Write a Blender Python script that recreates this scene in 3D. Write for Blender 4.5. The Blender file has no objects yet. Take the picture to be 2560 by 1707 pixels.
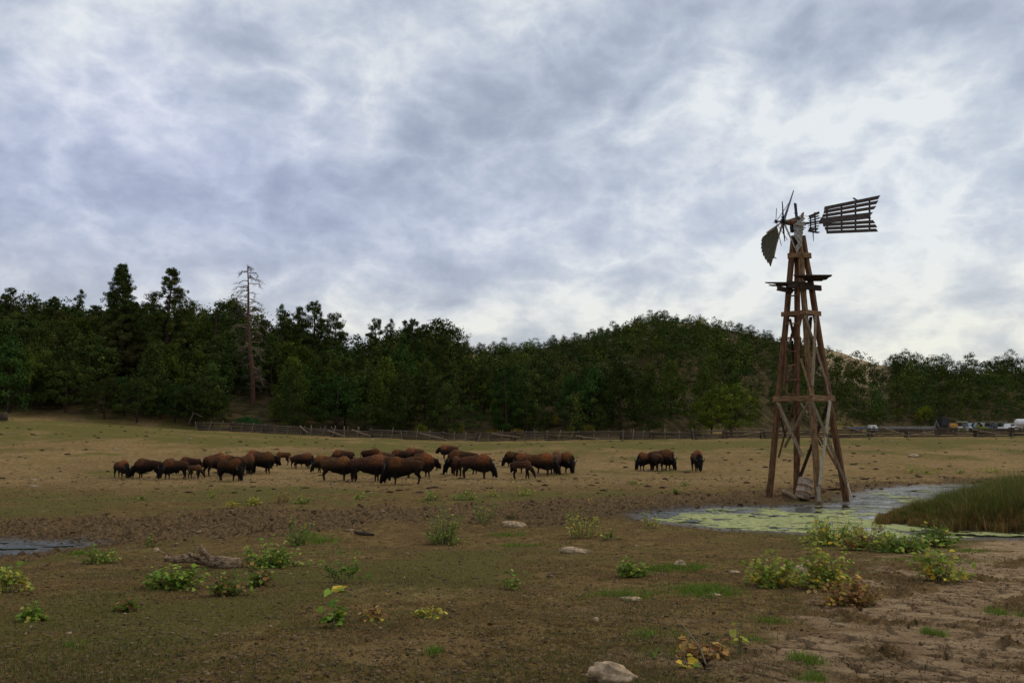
import bpy, math, random
import numpy as np
from mathutils import Vector, Matrix

# ------------------------------------------------------------------ basics
F = 1991.0; CX = 1280.0; CY = 853.5; HZ = 1058.0
PITCH = math.atan((HZ - CY) / F)
CP, SP = math.cos(PITCH), math.sin(PITCH)
EYE = 3.1
sc = bpy.context.scene
COL = sc.collection
R = random.Random(7)
NR = np.random.default_rng(11)

def raydir(u, v):
    dx = (u - CX) / F; dy = (CY - v) / F
    return dx, CP - dy * SP, SP + dy * CP

def at(u, v, Y):
    """point at distance Y north of the camera on a line of sight"""
    dx, dy, dz = raydir(u, v)
    k = Y / dy
    return Vector((dx * k, Y, EYE + dz * k))

def tag(o, label=None, cat=None, group=None, kind=None):
    if label: o['label'] = label
    if cat: o['category'] = cat
    if group: o['group'] = group
    if kind: o['kind'] = kind
    return o

def empty(name, loc, rz=0.0, parent=None):
    o = bpy.data.objects.new(name, None); COL.objects.link(o)
    o.empty_display_size = 0.2
    o.location = loc; o.rotation_euler = (0, 0, rz)
    if parent: o.parent = parent
    return o

def link(name, me, parent=None, loc=None):
    o = bpy.data.objects.new(name, me); COL.objects.link(o)
    if parent: o.parent = parent
    if loc is not None: o.location = loc
    return o

def np_mesh(name, V, Fc, mat, tint=None, smooth=False, size=None):
    """V (n,3), Fc (m,k) -> mesh, optional per-vertex colour 'tint'"""
    V = np.asarray(V, np.float32); Fc = np.asarray(Fc, np.int32)
    k = Fc.shape[1]
    me = bpy.data.meshes.new(name)
    me.vertices.add(len(V)); me.vertices.foreach_set('co', V.ravel())
    me.loops.add(Fc.size); me.loops.foreach_set('vertex_index', Fc.ravel())
    me.polygons.add(len(Fc))
    me.polygons.foreach_set('loop_start', np.arange(0, Fc.size, k, dtype=np.int32))
    me.polygons.foreach_set('loop_total', np.full(len(Fc), k, np.int32))
    if smooth: me.polygons.foreach_set('use_smooth', np.ones(len(Fc), bool))
    me.update(calc_edges=True)
    if tint is not None:
        t = np.asarray(tint, np.float32)
        if t.shape[1] == 3: t = np.hstack([t, np.ones((len(t), 1), np.float32)])
        a = me.color_attributes.new('tint', 'FLOAT_COLOR', 'POINT')
        a.data.foreach_set('color', t.ravel())
    if mat: me.materials.append(mat)
    return me

class MB:
    """collects simple solids into one mesh"""
    def __init__(s): s.v = []; s.f = []
    def ring(s, pts): 
        b = len(s.v); s.v += [tuple(p) for p in pts]; return list(range(b, b + len(pts)))
    def loft(s, rings, cap=True):
        for a, b in zip(rings, rings[1:]):
            n = len(a)
            for i in range(n): s.f.append((a[i], a[(i + 1) % n], b[(i + 1) % n], b[i]))
        if cap:
            s.f.append(tuple(reversed(rings[0]))); s.f.append(tuple(rings[-1]))
    def beam(s, p, q, w, h=None, seg=1, jit=0.0, taper=1.0, side=None, rough=False):
        p = Vector(p); q = Vector(q); h = h or w
        d = (q - p).normalized()
        sd = Vector(side) if side is not None else Vector((.3, -1, .05))
        if abs(d.dot(sd.normalized())) > .93: sd = Vector((0, 0, 1))
        a = d.cross(sd).normalized(); b = a.cross(d).normalized()
        rs = []
        for i in range(seg + 1):
            t = i / seg; c = p.lerp(q, t); k = 1 + (taper - 1) * t
            if 0 < i < seg and jit: c = c + a * R.uniform(-jit, jit) + b * R.uniform(-jit, jit)
            W = w * .5 * k; H = h * .5 * k; e = min(W, H) * .28
            if jit: W *= R.uniform(.93, 1.05); H *= R.uniform(.93, 1.05)
            pts = []
            for (x, y) in ((W, H - e), (W - e, H), (-W + e, H), (-W, H - e), (-W, -H + e), (-W + e, -H), (W - e, -H), (W, -H + e)):
                off = a * x + b * y
                if rough and i in (0, seg): off = off + d * R.uniform(-w * .5, w * .5)
                pts.append(c + off)
            rs.append(s.ring(pts))
        s.loft(rs); return s
    def tube(s, pts, rad, n=7, jit=0.0):
        pts = [Vector(p) for p in pts]
        if not hasattr(rad, '__len__'): rad = [rad] * len(pts)
        rs = []; up = None
        for i, c in enumerate(pts):
            d = (pts[min(i + 1, len(pts) - 1)] - pts[max(i - 1, 0)])
            d = d.normalized() if d.length > 1e-9 else Vector((0, 0, 1))
            if up is None:
                up = Vector((0, 0, 1)) if abs(d.z) < .9 else Vector((1, 0, 0))
            a = d.cross(up).normalized(); b = a.cross(d).normalized(); up = b
            rs.append(s.ring([c + (a * math.cos(2 * math.pi * k / n) + b * math.sin(2 * math.pi * k / n)) * rad[i] * (1 + R.uniform(-jit, jit)) for k in range(n)]))
        s.loft(rs); return s
    def box(s, c, d, rz=0.0):
        c = Vector(c); x, y, z = [k / 2 for k in d]; e = min(x, y, z) * .12
        cs, sn = math.cos(rz), math.sin(rz)
        def P(px, py, pz): return (c.x + px * cs - py * sn, c.y + px * sn + py * cs, c.z + pz)
        rs = [s.ring([P(-X, -Y, Z), P(X, -Y, Z), P(X, Y, Z), P(-X, Y, Z)]) for X, Y, Z in ((x - e, y - e, -z), (x, y, -z + e), (x, y, z - e), (x - e, y - e, z))]
        s.loft(rs); return s
    def prism(s, poly, off):
        """flat polygon (list of points) thickened by vector off"""
        off = Vector(off) * .5
        a = s.ring([Vector(p) - off for p in poly]); b = s.ring([Vector(p) + off for p in poly])
        s.loft([a, b]); return s
    def lathe(s, prof, n=16, M=None):
        M = M or Matrix.Identity(4)
        s.loft([s.ring([M @ Vector((r * math.cos(2 * math.pi * k / n), r * math.sin(2 * math.pi * k / n), z)) for k in range(n)]) for r, z in prof]); return s
    def mesh(s, name, mat, smooth=False, base=None):
        me = bpy.data.meshes.new(name)
        v = s.v if base is None else [(p[0] - base[0], p[1] - base[1], p[2] - base[2]) for p in s.v]
        me.from_pydata(v, [], s.f)
        if smooth: me.polygons.foreach_set('use_smooth', [True] * len(me.polygons))
        me.materials.append(mat); me.update(); return me
    def build(s, name, mat, parent=None, base=None, smooth=False):
        return link(name, s.mesh(name, mat, smooth, base), parent)

# ------------------------------------------------------------------ noise
def _h(ix, iy, seed):
    n = (ix.astype(np.int64) * 374761393 + iy.astype(np.int64) * 668265263 + seed * 974634777) & 0xffffffff
    n = ((n ^ (n >> 13)) * 1274126177) & 0xffffffff
    n = n ^ (n >> 16)
    return (n & 0xffffff).astype(np.float64) / 16777216.0
def pnoise(x, y, seed=0):
    x = np.asarray(x, float); y = np.asarray(y, float)
    ix = np.floor(x); iy = np.floor(y); fx = x - ix; fy = y - iy
    def g(a, b):
        an = _h(ix + a, iy + b, seed) * 2 * math.pi
        return np.cos(an) * (fx - a) + np.sin(an) * (fy - b)
    u = fx * fx * fx * (fx * (fx * 6 - 15) + 10); v = fy * fy * fy * (fy * (fy * 6 - 15) + 10)
    a = g(0, 0) * (1 - u) + g(1, 0) * u; b = g(0, 1) * (1 - u) + g(1, 1) * u
    return (a * (1 - v) + b * v) * 1.5
def fbm(x, y, seed=0, o=4, gain=.5):
    s = 0; a = 1; t = 0
    for i in range(o):
        s = s + a * pnoise(x * 2 ** i, y * 2 ** i, seed + i * 17); t += a; a *= gain
    return s / t
def worley(x, y, seed=0):
    ix = np.floor(x); iy = np.floor(y)
    f1 = np.full(x.shape, 9.0); f2 = np.full(x.shape, 9.0)
    for a in (-1, 0, 1):
        for b in (-1, 0, 1):
            px = ix + a + _h(ix + a, iy + b, seed); py = iy + b + _h(ix + a, iy + b, seed + 5)
            d = np.hypot(px - x, py - y)
            m = d < f1
            f2 = np.where(m, f1, np.minimum(f2, d)); f1 = np.where(m, d, f1)
    return f1, f2
def sstep(a, b, x):
    t = np.clip((x - a) / (b - a), 0, 1); return t * t * (3 - 2 * t)
def sdpoly(x, y, P):
    """signed distance, negative inside"""
    x = np.asarray(x, float); y = np.asarray(y, float)
    d = np.full(x.shape, 1e9); ins = np.zeros(x.shape, bool)
    n = len(P)
    for i in range(n):
        ax, ay = P[i]; bx, by = P[(i + 1) % n]
        ex, ey = bx - ax, by - ay; L = ex * ex + ey * ey + 1e-12
        t = np.clip(((x - ax) * ex + (y - ay) * ey) / L, 0, 1)
        d = np.minimum(d, np.hypot(x - ax - ex * t, y - ay - ey * t))
        c = ((ay > y) != (by > y)) & (x < ax + ex * (y - ay) / (by - ay + (1e-12 if by == ay else 0)))
        ins ^= c
    return np.where(ins, -d, d)

# ------------------------------------------------------------------ terrain
UC = [-2500, -400, 0, 250, 500, 700, 860, 900, 1000, 1130, 1300, 1500, 1650, 1800, 1950, 2080, 2180, 2300, 2560, 3200, 6000]
ZF = [8, 5.2, 4.0, 3.1, 2.2, 1.75, 1.35, 1.3, 1.1, .85, .9, 1.0, 1.05, 1.15, 1.25, 1.3, 1.35, 1.35, 1.4, 1.6, 2]
D0 = [98, 98, 99, 100, 103, 106, 108, 108, 108, 109, 109, 109, 110, 124, 150, 178, 194, 196, 196, 200, 200]
DR = [190, 190, 190, 190, 200, 200, 200, 208, 228, 262, 300, 320, 330, 330, 330, 340, 330, 282, 280, 280, 280]
ZR = [26, 26, 23.0, 22, 22.0, 19.5, 14.5, 14.0, 20.0, 26.0, 30.0, 37.0, 46.5, 42.8, 37.0, 34.5, 28.0, 21, 21, 20, 20]
def ucol(x, y): return CX + F * x / np.maximum(y, 20.0)
def macro(x, y):
    x = np.asarray(x, float); y = np.asarray(y, float)
    z = np.interp(y, [-60, 0, 5, 8, 12, 16, 20, 24, 28, 45], [2.0, 1.75, 1.5, 1.2, .8, .45, .12, -.02, 0, 0])
    z = z + .10 * pnoise(x / 7, y / 7, 3) * sstep(2, 9, y) * (1 - sstep(24, 30, y))
    u = ucol(x, y)
    zf = np.interp(u, UC, ZF); d0 = np.interp(u, UC, D0); dr = np.interp(u, UC, DR); zr = np.interp(u, UC, ZR)
    z = z + zf * sstep(42, 104, y) ** .9 
    t = np.clip((y - d0) / (dr - d0), 0, 1)
    hill = (zr - zf) * (t * (1.22 - .22 * t))
    z = z + hill + 2.2 * fbm(x / 22, y / 22, 9, 3) * sstep(.03, .25, t) * (1 - .7 * sstep(.8, 1, t))
    z = z - .22 * np.maximum(y - dr, 0)
    return z
WZ = -0.10      # pond level
PZ = 0.02       # left puddle level
def c7(x, y): return (1600 + x / 2.45, 1200 + y / 2.45)
def on_plane(u, v, z):
    dx, dy, dz = raydir(u, v); k = (z - EYE) / dz
    return (dx * k, dy * k)
POND = [on_plane(*c7(*p), WZ) for p in [(40, 222), (140, 200), (330, 184), (560, 170), (760, 172), (960, 168), (1120, 162), (1300, 148), (1350, 108), (1480, 62), (1700, 42), (2000, 34), (2400, 26), (3000, 20), (3400, 200), (3200, 360), (2600, 350), (1900, 350), (1500, 352), (1150, 330), (900, 318), (560, 300), (260, 268), (100, 245)]]
ISLE = [on_plane(*c7(*p), WZ) for p in [(1425, 262), (1470, 275), (1600, 268), (1720, 290), (1860, 312), (2100, 318), (2420, 322), (2900, 330), (3100, 200), (2900, 100), (2400, 110), (2050, 140), (1800, 175), (1560, 205), (1450, 235)]]
PUDDLE = [on_plane(*p, PZ) for p in [(-260, 1354), (0, 1358), (60, 1359), (130, 1360), (190, 1364), (150, 1369), (90, 1374), (40, 1380), (0, 1384), (-200, 1392)]]
def carve(x, y, z):
    for P, w, depth in ((POND, WZ, .35), (PUDDLE, PZ, .12)):
        xs = [p[0] for p in P]; ys = [p[1] for p in P]
        m = (x > min(xs) - 9) & (x < max(xs) + 9) & (y > min(ys) - 9) & (y < max(ys) + 9)
        if not np.any(m): continue
        xm, ym, zm = x[m], y[m], z[m]
        d = sdpoly(xm, ym, P) + (.45 * fbm(xm / 1.3, ym / 1.3, 31, 3) if P is POND else 1.6 * fbm(xm * .9, ym * 2.2, 32, 4) - .02)
        bank = np.where(d > 0, w + np.minimum(d, 4) * .055, w + np.maximum(d * .22, -depth))
        t = sstep(1.0, 6.0, d)
        z[m] = bank * (1 - t) + zm * t
        # raised trampled lip, always clear of the water
        if P is POND:
            di = sdpoly(xm, ym, ISLE)
            z[m] = np.where(di < .3, np.maximum(z[m], w + .05 * sstep(.3, -.4, di) - .02), z[m])
    return z
def base(x, y):
    x = np.atleast_1d(np.asarray(x, float)).copy(); y = np.atleast_1d(np.asarray(y, float)).copy()
    return carve(x, y, macro(x, y))
_Y = np.geomspace(2.5, 600, 5000)
def hit(u, v, fn=base):
    dx, dy, dz = raydir(u, v)
    X = dx / dy * _Y; Z = EYE + dz / dy * _Y
    g = fn(X, _Y)
    i = np.argmax(Z < g)
    if i == 0: i = len(_Y) - 1
    a = Z[i - 1] - g[i - 1]; b = g[i] - Z[i]; t = a / (a + b + 1e-9)
    Y = _Y[i - 1] + (_Y[i] - _Y[i - 1]) * t
    x = dx / dy * Y
    return Vector((x, Y, float(fn(x, Y)[0])))

CHURN = [hit(u, v)[:2] for u, v in [(-300, 1300), (0, 1300), (350, 1282), (700, 1264), (1100, 1264), (1500, 1242), (1900, 1222), (2060, 1215), (2200, 1200), (2560, 1190), (2560, 1212), (2300, 1213), (2130, 1232), (2120, 1250), (2000, 1268), (1750, 1276), (1600, 1296), (1400, 1306), (1100, 1303), (850, 1325), (500, 1350), (250, 1375), (100, 1398), (-300, 1410)]]
DRY = [hit(u, v)[:2] for u, v in [(1560, 1790), (1700, 1640), (1850, 1580), (1960, 1520), (2060, 1450), (2250, 1385), (2450, 1350), (2900, 1340), (3300, 1790)]]
MOUND = hit(1030, 1488)
def masks(x, y):
    n = fbm(x * .9, y * .9, 41, 4); n2 = fbm(x * .35, y * .35, 43, 4)
    ch = sstep(.5, -.9, sdpoly(x, y, CHURN) + n * 2.4 + n2 * 2.2)
    dr = sstep(.5, -1.0, sdpoly(x, y, DRY) + n * 1.8)
    return ch, dr
def micro(x, y, ch, dr):
    near = 1 - sstep(35, 60, y)
    z = .09 * np.exp(-(((x - MOUND.x) / 1.1) ** 2 + ((y - MOUND.y) / 1.2) ** 2)) + .022 * fbm(x * 1.1, y * 1.1, 51, 3) + .015 * near * fbm(x * 6, y * 6, 52, 3)
    # small crumbly clods
    c = np.maximum(fbm(x * 13, y * 13, 58, 3, .7), 0) * (1 - sstep(9, 20, y))
    z = z + c * .044 * (1 - .5 * dr)
    f1, f2 = worley(x * 2.6 + .4 * pnoise(x, y, 5), y * 2.6, 61)
    hoof = np.abs(fbm(x * 2.3, y * 2.3, 63, 4, .62))
    z = z + ch * (.34 * hoof - .06 + .07 * (f1 - .5))
    nd = (y < 17)
    if np.any(nd):
        xs, ys = x[nd], y[nd]
        w = .12 * fbm(xs * 3, ys * 3, 66, 3)
        f1, f2 = worley(xs * 2.9 + w * 4, ys * 2.9 - w * 4, 67)
        g1, g2 = worley(xs * 8 + w * 5, ys * 8, 68)
        flat = sstep(.16, -.05, fbm(xs * .8, ys * .8, 69, 3) - .08)
        crack = (1 - sstep(.04, .17, f2 - f1)) * flat * sstep(-.25, .0, fbm(xs * 1.7, ys * 1.7, 72, 2)) + .4 * (1 - sstep(.0, .06, g2 - g1)) * flat * sstep(0, .2, fbm(xs * 1.3, ys * 1.3, 73, 2))
        lump = np.maximum(fbm(xs * 4, ys * 4, 70, 7, .78) + .12, 0) * .17 * (1 - flat) + .03 * fbm(xs * 9, ys * 9, 71, 2) * (1 - flat)
        z[nd] = z[nd] + dr[nd] * (lump - crack * .17 + .012 * flat)
    return z
def ground(x, y):
    x = np.atleast_1d(np.asarray(x, float)); y = np.atleast_1d(np.asarray(y, float))
    ch, dr = masks(x, y)
    return base(x, y) + micro(x, y, ch, dr)
def gz(x, y): return float(ground(x, y)[0])
# ------------------------------------------------------------------ materials
def new_mat(name):
    m = bpy.data.materials.new(name); m.use_nodes = True
    nt = m.node_tree; b = nt.nodes['Principled BSDF']
    return m, nt, b
def nd(nt, t, **k):
    n = nt.nodes.new(t)
    for a, v in k.items():
        if a in n.inputs.keys() if hasattr(n.inputs, 'keys') else False: n.inputs[a].default_value = v
        else: setattr(n, a, v)
    return n
def noise(nt, vec, scale, detail=4, rough=.55, dist=0.0):
    n = nt.nodes.new('ShaderNodeTexNoise'); n.inputs['Scale'].default_value = scale; n.inputs['Detail'].default_value = detail
    n.inputs['Roughness'].default_value = rough; n.inputs['Distortion'].default_value = dist
    if vec is not None: nt.links.new(vec, n.inputs['Vector'])
    return n.outputs['Fac']
def math_(nt, op, a, b=None, c=None, clamp=False):
    n = nt.nodes.new('ShaderNodeMath'); n.operation = op; n.use_clamp = clamp
    for i, x in enumerate((a, b, c)):
        if x is None: continue
        if isinstance(x, (int, float)): n.inputs[i].default_value = x
        else: nt.links.new(x, n.inputs[i])
    return n.outputs[0]
def mixc(nt, f, a, b, mode='MIX'):
    n = nt.nodes.new('ShaderNodeMix'); n.data_type = 'RGBA'; n.blend_type = mode
    for i, x in ((0, f), (6, a), (7, b)):
        if isinstance(x, (int, float)): n.inputs[i].default_value = x
        elif isinstance(x, tuple): n.inputs[i].default_value = (*x, 1) if len(x) == 3 else x
        else: nt.links.new(x, n.inputs[i])
    return n.outputs[2]
def rng(nt, x, a, b, c=0.0, d=1.0):
    n = nt.nodes.new('ShaderNodeMapRange'); n.interpolation_type = 'SMOOTHSTEP'
    nt.links.new(x, n.inputs[0])
    for i, v in enumerate((a, b, c, d)): n.inputs[i + 1].default_value = v
    return n.outputs[0]
def mapping(nt, scale=(1, 1, 1), kind='Object'):
    t = nt.nodes.new('ShaderNodeTexCoord'); m = nt.nodes.new('ShaderNodeMapping'); m.inputs['Scale'].default_value = scale
    nt.links.new(t.outputs[kind], m.inputs['Vector']); return m.outputs[0]
def bump(nt, b, h, strength=.5, dist=.02):
    n = nt.nodes.new('ShaderNodeBump'); n.inputs['Strength'].default_value = strength; n.inputs['Distance'].default_value = dist
    nt.links.new(h, n.inputs['Height']); nt.links.new(n.outputs[0], b.inputs['Normal'])
def setcol(nt, b, c): 
    if isinstance(c, tuple): b.inputs['Base Color'].default_value = (*c, 1)
    else: nt.links.new(c, b.inputs['Base Color'])

def simple(name, col, rough=.8, var=.3, scale=8, metal=0.0, bmp=.2, stretch=(1, 1, 1), dark=None):
    m, nt, b = new_mat(name)
    v = mapping(nt, stretch)
    n = noise(nt, v, scale, 5, .6)
    dk = dark or tuple(c * (1 - var) for c in col); lt = tuple(min(1, c * (1 + var)) for c in col)
    setcol(nt, b, mixc(nt, rng(nt, n, .3, .7), dk, lt))
    b.inputs['Roughness'].default_value = rough; b.inputs['Metallic'].default_value = metal
    b.inputs['Specular IOR Level'].default_value = .08 if rough > .6 else .4
    if bmp: bump(nt, b, n, bmp, .03)
    return m

def tinted(name, rough=.75, var=.25, scale=3.0, trans=0.0, spec=.2, per=False):
    """colour from the mesh's 'tint' attribute, broken up by noise and varied from object to object"""
    m, nt, b = new_mat(name)
    a = nt.nodes.new('ShaderNodeAttribute'); a.attribute_name = 'tint'
    v = mapping(nt)
    n = noise(nt, v, scale, 3)
    k = math_(nt, 'MULTIPLY_ADD', n, 2 * var, 1 - var)
    c = mixc(nt, 1.0, a.outputs['Color'], k, 'MULTIPLY')
    if per:
        oi = nt.nodes.new('ShaderNodeObjectInfo'); c = mixc(nt, 1.0, c, oi.outputs['Color'], 'MULTIPLY')
    setcol(nt, b, c)
    b.inputs['Roughness'].default_value = rough; b.inputs['Specular IOR Level'].default_value = spec
    if trans:
        tr = nt.nodes.new('ShaderNodeBsdfTranslucent'); nt.links.new(c, tr.inputs['Color'])
        ms = nt.nodes.new('ShaderNodeMixShader'); ms.inputs[0].default_value = trans
        nt.links.new(b.outputs[0], ms.inputs[1]); nt.links.new(tr.outputs[0], ms.inputs[2])
        nt.links.new(ms.outputs[0], nt.nodes['Material Output'].inputs['Surface'])
    return m

def tree_mat():
    m, nt, b = new_mat('conifer_foliage')
    a = nt.nodes.new('ShaderNodeAttribute'); a.attribute_name = 'tint'
    oi = nt.nodes.new('ShaderNodeObjectInfo')
    c = mixc(nt, 1.0, a.outputs['Color'], oi.outputs['Color'], 'MULTIPLY')
    setcol(nt, b, c); b.inputs['Roughness'].default_value = .95; b.inputs['Specular IOR Level'].default_value = 0.02
    return m
M_TREE = tree_mat()
M_LEAF = tinted('weed_leaf', .6, .25, 30, .3, .08)
M_GRASS = tinted('grass_blade', .7, .2, 4, .25, .05)
M_COAT = tinted('bison_coat', .9, .5, 9, 0, .1, True)
M_CLOD = tinted('soil_clod', .95, .25, 9, 0, .1)
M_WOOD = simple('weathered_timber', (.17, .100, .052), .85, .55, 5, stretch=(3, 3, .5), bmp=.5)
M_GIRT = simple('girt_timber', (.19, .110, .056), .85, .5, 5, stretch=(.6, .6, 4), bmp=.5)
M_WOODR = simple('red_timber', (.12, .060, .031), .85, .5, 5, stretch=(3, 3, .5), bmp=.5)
M_WOODG = simple('grey_timber', (.20, .145, .095), .85, .35, 6, stretch=(3, 3, .6), bmp=.5)
M_WOODPALE = simple('pale_timber', (.34, .29, .21), .85, .3, 6, stretch=(3, 3, .6), bmp=.4)
M_WOODD = simple('dark_timber', (.055, .038, .03), .85, .5, 6, stretch=(.6, 3, 3), bmp=.5)
M_VANE = simple('vane_timber', (.070, .055, .050), .85, .4, 5, stretch=(.5, 3, 3), bmp=.4)
M_BLADE = simple('blade_timber', (.085, .08, .055), .85, .4, 8, stretch=(3, 3, 1), bmp=.4)
M_SILVER = simple('silvered_timber', (.30, .28, .25), .8, .4, 9, stretch=(3, 3, 1), bmp=.4)
M_IRON = simple('rusty_iron', (.035, .032, .038), .6, .4, 9, metal=.4)
M_RUST = simple('rust', (.20, .085, .04), .8, .5, 7)
M_BARK = simple('bark', (.055, .036, .027), .95, .4, 6, stretch=(3, 3, .6), bmp=.6)
M_BARKR = simple('red_bark', (.10, .055, .036), .95, .45, 5, stretch=(3, 3, .5), bmp=.6)
M_DEADTWIG = simple('dead_twig', (.075, .058, .045), .9, .3, 3)
M_RAIL = simple('fence_log', (.085, .064, .045), .9, .5, 2.2, stretch=(1, 4, 4), bmp=.4)
M_STAKE = simple('fence_stake', (.18, .145, .105), .9, .35, 3, bmp=.4)
M_ROCK = simple('limestone', (.42, .30, .185), .95, .45, 14, bmp=1.0)
M_LOG = simple('dead_log', (.22, .15, .09), .95, .8, 12, stretch=(.6, 3, 3), bmp=.8)
M_EAR = simple('dark_hair', (.02, .012, .008), .9, .3, 9)
M_HORN = simple('horn', (.022, .019, .017), .4, .3, 9)
M_STEM = simple('weed_stem', (.20, .19, .08), .7, .4, 12, bmp=0)
M_WHITE = simple('white_paint', (.70, .68, .66), .5, .08, 2, bmp=0)
M_YELLOW = simple('yellow_paint', (.50, .24, .03), .5, .15, 2, bmp=0)
M_BLACK = simple('black_plastic', (.02, .02, .025), .5, .3, 2, bmp=0)
M_BLUEG = simple('blue_grey_paint', (.06, .09, .15), .45, .2, 2, bmp=0)
M_TYRE = simple('tyre_rubber', (.02, .02, .02), .9, .3, 4, bmp=0)
M_GLASS = simple('cab_glass', (.30, .38, .40), .1, .1, 2, bmp=0)
M_CANVAS = simple('tan_canvas', (.30, .25, .17), .8, .15, 2, bmp=0)
M_GREYB = simple('grey_boards', (.20, .20, .20), .8, .2, 2, bmp=0)

# barrel: aged steel drum with rust bands and dirt
def barrel_mat():
    m, nt, b = new_mat('drum_steel'); v = mapping(nt)
    n = noise(nt, v, 5, 6, .65); n2 = noise(nt, v, 22, 3)
    c = mixc(nt, rng(nt, n, .42, .62), (.36, .27, .19), (.17, .10, .06))
    c = mixc(nt, rng(nt, n2, .62, .7), c, (.05, .07, .07))
    setcol(nt, b, c); b.inputs['Roughness'].default_value = .7; bump(nt, b, n, .3, .01); return m
M_DRUM = barrel_mat()

def ground_mat():
    m, nt, b = new_mat('pasture_soil')
    v = mapping(nt)
    a = nt.nodes.new('ShaderNodeAttribute'); a.attribute_name = 'tint'
    sep = nt.nodes.new('ShaderNodeSeparateColor'); nt.links.new(a.outputs['Color'], sep.inputs[0])
    wet = a.outputs['Alpha']
    ch, dr, gr = sep.outputs[0], sep.outputs[1], sep.outputs[2]
    nf = noise(nt, v, 32, 9, .75); nm = noise(nt, v, 3.2, 6, .62); nb = noise(nt, v, .55, 4, .55); nx = noise(nt, v, 9, 6, .7)
    a2 = nt.nodes.new('ShaderNodeAttribute'); a2.attribute_name = 'zone'
    sp2 = nt.nodes.new('ShaderNodeSeparateColor'); nt.links.new(a2.outputs['Color'], sp2.inputs[0])
    fld, hil, rock = sp2.outputs
    soil = mixc(nt, rng(nt, nm, .35, .66), (.085, .056, .022), (.205, .140, .062))
    soil = mixc(nt, rng(nt, nb, .42, .64), soil, (.118, .074, .036))
    soil = mixc(nt, rng(nt, nf, .54, .63), soil, (.250, .180, .085))
    tan = mixc(nt, rng(nt, nm, .35, .65), (.20, .134, .064), (.33, .232, .124))
    soil = mixc(nt, fld, soil, tan)
    soil = mixc(nt, rng(nt, nf, .47, .40), soil, (.030, .019, .009))
    green = mixc(nt, rng(nt, nf, .35, .65), (.066, .064, .016), (.138, .124, .046))
    gmask = math_(nt, 'ADD', gr, math_(nt, 'MULTIPLY', math_(nt, 'SUBTRACT', nx, .5), 1.6), clamp=True)
    gmask = math_(nt, 'MULTIPLY', rng(nt, gmask, .2, .7), .92)
    green = mixc(nt, rng(nt, nf, .46, .39), green, (.035, .028, .009))
    c = mixc(nt, gmask, soil, green)
    # dry pale mud
    a3_ = nt.nodes.new('ShaderNodeAttribute'); a3_.attribute_name = 'zone'
    lumpc = mixc(nt, rng(nt, nx, .3, .66), (.055, .036, .018), (.20, .135, .072))
    pale = mixc(nt, a3_.outputs['Alpha'], lumpc, mixc(nt, rng(nt, nm, .35, .65), (.23, .155, .10), (.38, .275, .185)))
    c = mixc(nt, math_(nt, 'MULTIPLY', dr, .85), c, pale)
    # churned mud: grey brown
    mud = mixc(nt, rng(nt, nx, .36, .62), (.045, .029, .017), (.165, .113, .066))
    c = mixc(nt, math_(nt, 'MULTIPLY', ch, .9), c, mud)
    litter = mixc(nt, rng(nt, nb, .35, .65), (.026, .024, .012), (.070, .052, .028))
    c = mixc(nt, hil, c, litter)
    c = mixc(nt, rock, c, mixc(nt, rng(nt, nm, .35, .65), (.22, .16, .10), (.42, .33, .24)))
    c = mixc(nt, math_(nt, 'MULTIPLY', wet, .75), c, (.020, .015, .011))
    c = mixc(nt, 1.0, c, (1.34, 1.27, 1.08), 'MULTIPLY')
    setcol(nt, b, c)
    nt.links.new(rng(nt, wet, 0, 1, .95, .35), b.inputs['Roughness']); nt.links.new(rng(nt, wet, 0, 1, .02, .4), b.inputs['Specular IOR Level'])
    h = math_(nt, 'ADD', math_(nt, 'MULTIPLY', nf, .5), nx)
    bump(nt, b, h, 1.0, .09)
    return m
M_GROUND = ground_mat()

def water_mat():
    m, nt, b = new_mat('pond_water'); v = mapping(nt, (.55, 2.6, 1))
    setcol(nt, b, (.012, .018, .008)); b.inputs['Roughness'].default_value = .03; b.inputs['IOR'].default_value = 1.33
    b.inputs['Specular IOR Level'].default_value = .5
    n = noise(nt, v, 3.4, 5, .6); w = noise(nt, mapping(nt, (.35, 1.3, 1)), 1.0, 4, .6)
    h = math_(nt, 'MULTIPLY', n, rng(nt, w, .44, .60, .05, 1.0)); bump(nt, b, h, .55, .06); return m
M_WATER = water_mat()
M_ALGAE = simple('algae_scum', (.30, .31, .12), .7, .35, 6, bmp=.4)

# ------------------------------------------------------------------ ground sheet
yy = np.linspace(2.4, 45, 12000)
ctr = macro(np.zeros_like(yy), yy)
vv = HZ + F * (EYE - ctr) / yy
vs = np.arange(1900, 1205, -0.9)
ys_near = np.interp(-vs, -np.maximum.accumulate(vv[::-1])[::-1], yy)
ys = np.concatenate([[-60, -30, -12, -4, 0, 1.2, 2.0], ys_near[ys_near > 2.4]])
ys = np.unique(np.round(ys, 4))
y0 = ys[-1]
ys = np.concatenate([ys, y0 + np.cumsum(np.geomspace(.13, 1.0, 170))])
ys = np.concatenate([ys, np.geomspace(ys[-1] + 1.2, 900, 130)])
us = np.concatenate([np.linspace(-6000, -160, 60), np.arange(-150, 2712, 3.0), np.linspace(2720, 8500, 60)])
T = (us - CX) / F
YS, TT = np.meshgrid(ys, T, indexing='ij')
XS = TT * np.maximum(YS, 5.0)
x = XS.ravel(); y = YS.ravel()
ch, dr = masks(x, y)
mb = macro(x, y); bz = carve(x, y, mb.copy())
dpond = np.minimum(sdpoly(x, y, POND), sdpoly(x, y, PUDDLE))
mi = micro(x, y, ch, dr)
shore = sstep(-.3, 1.2, dpond)
z = bz + mi * (.25 + .75 * shore)
u = ucol(x, y)
d0 = np.interp(u, UC, D0); drr = np.interp(u, UC, DR)
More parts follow.
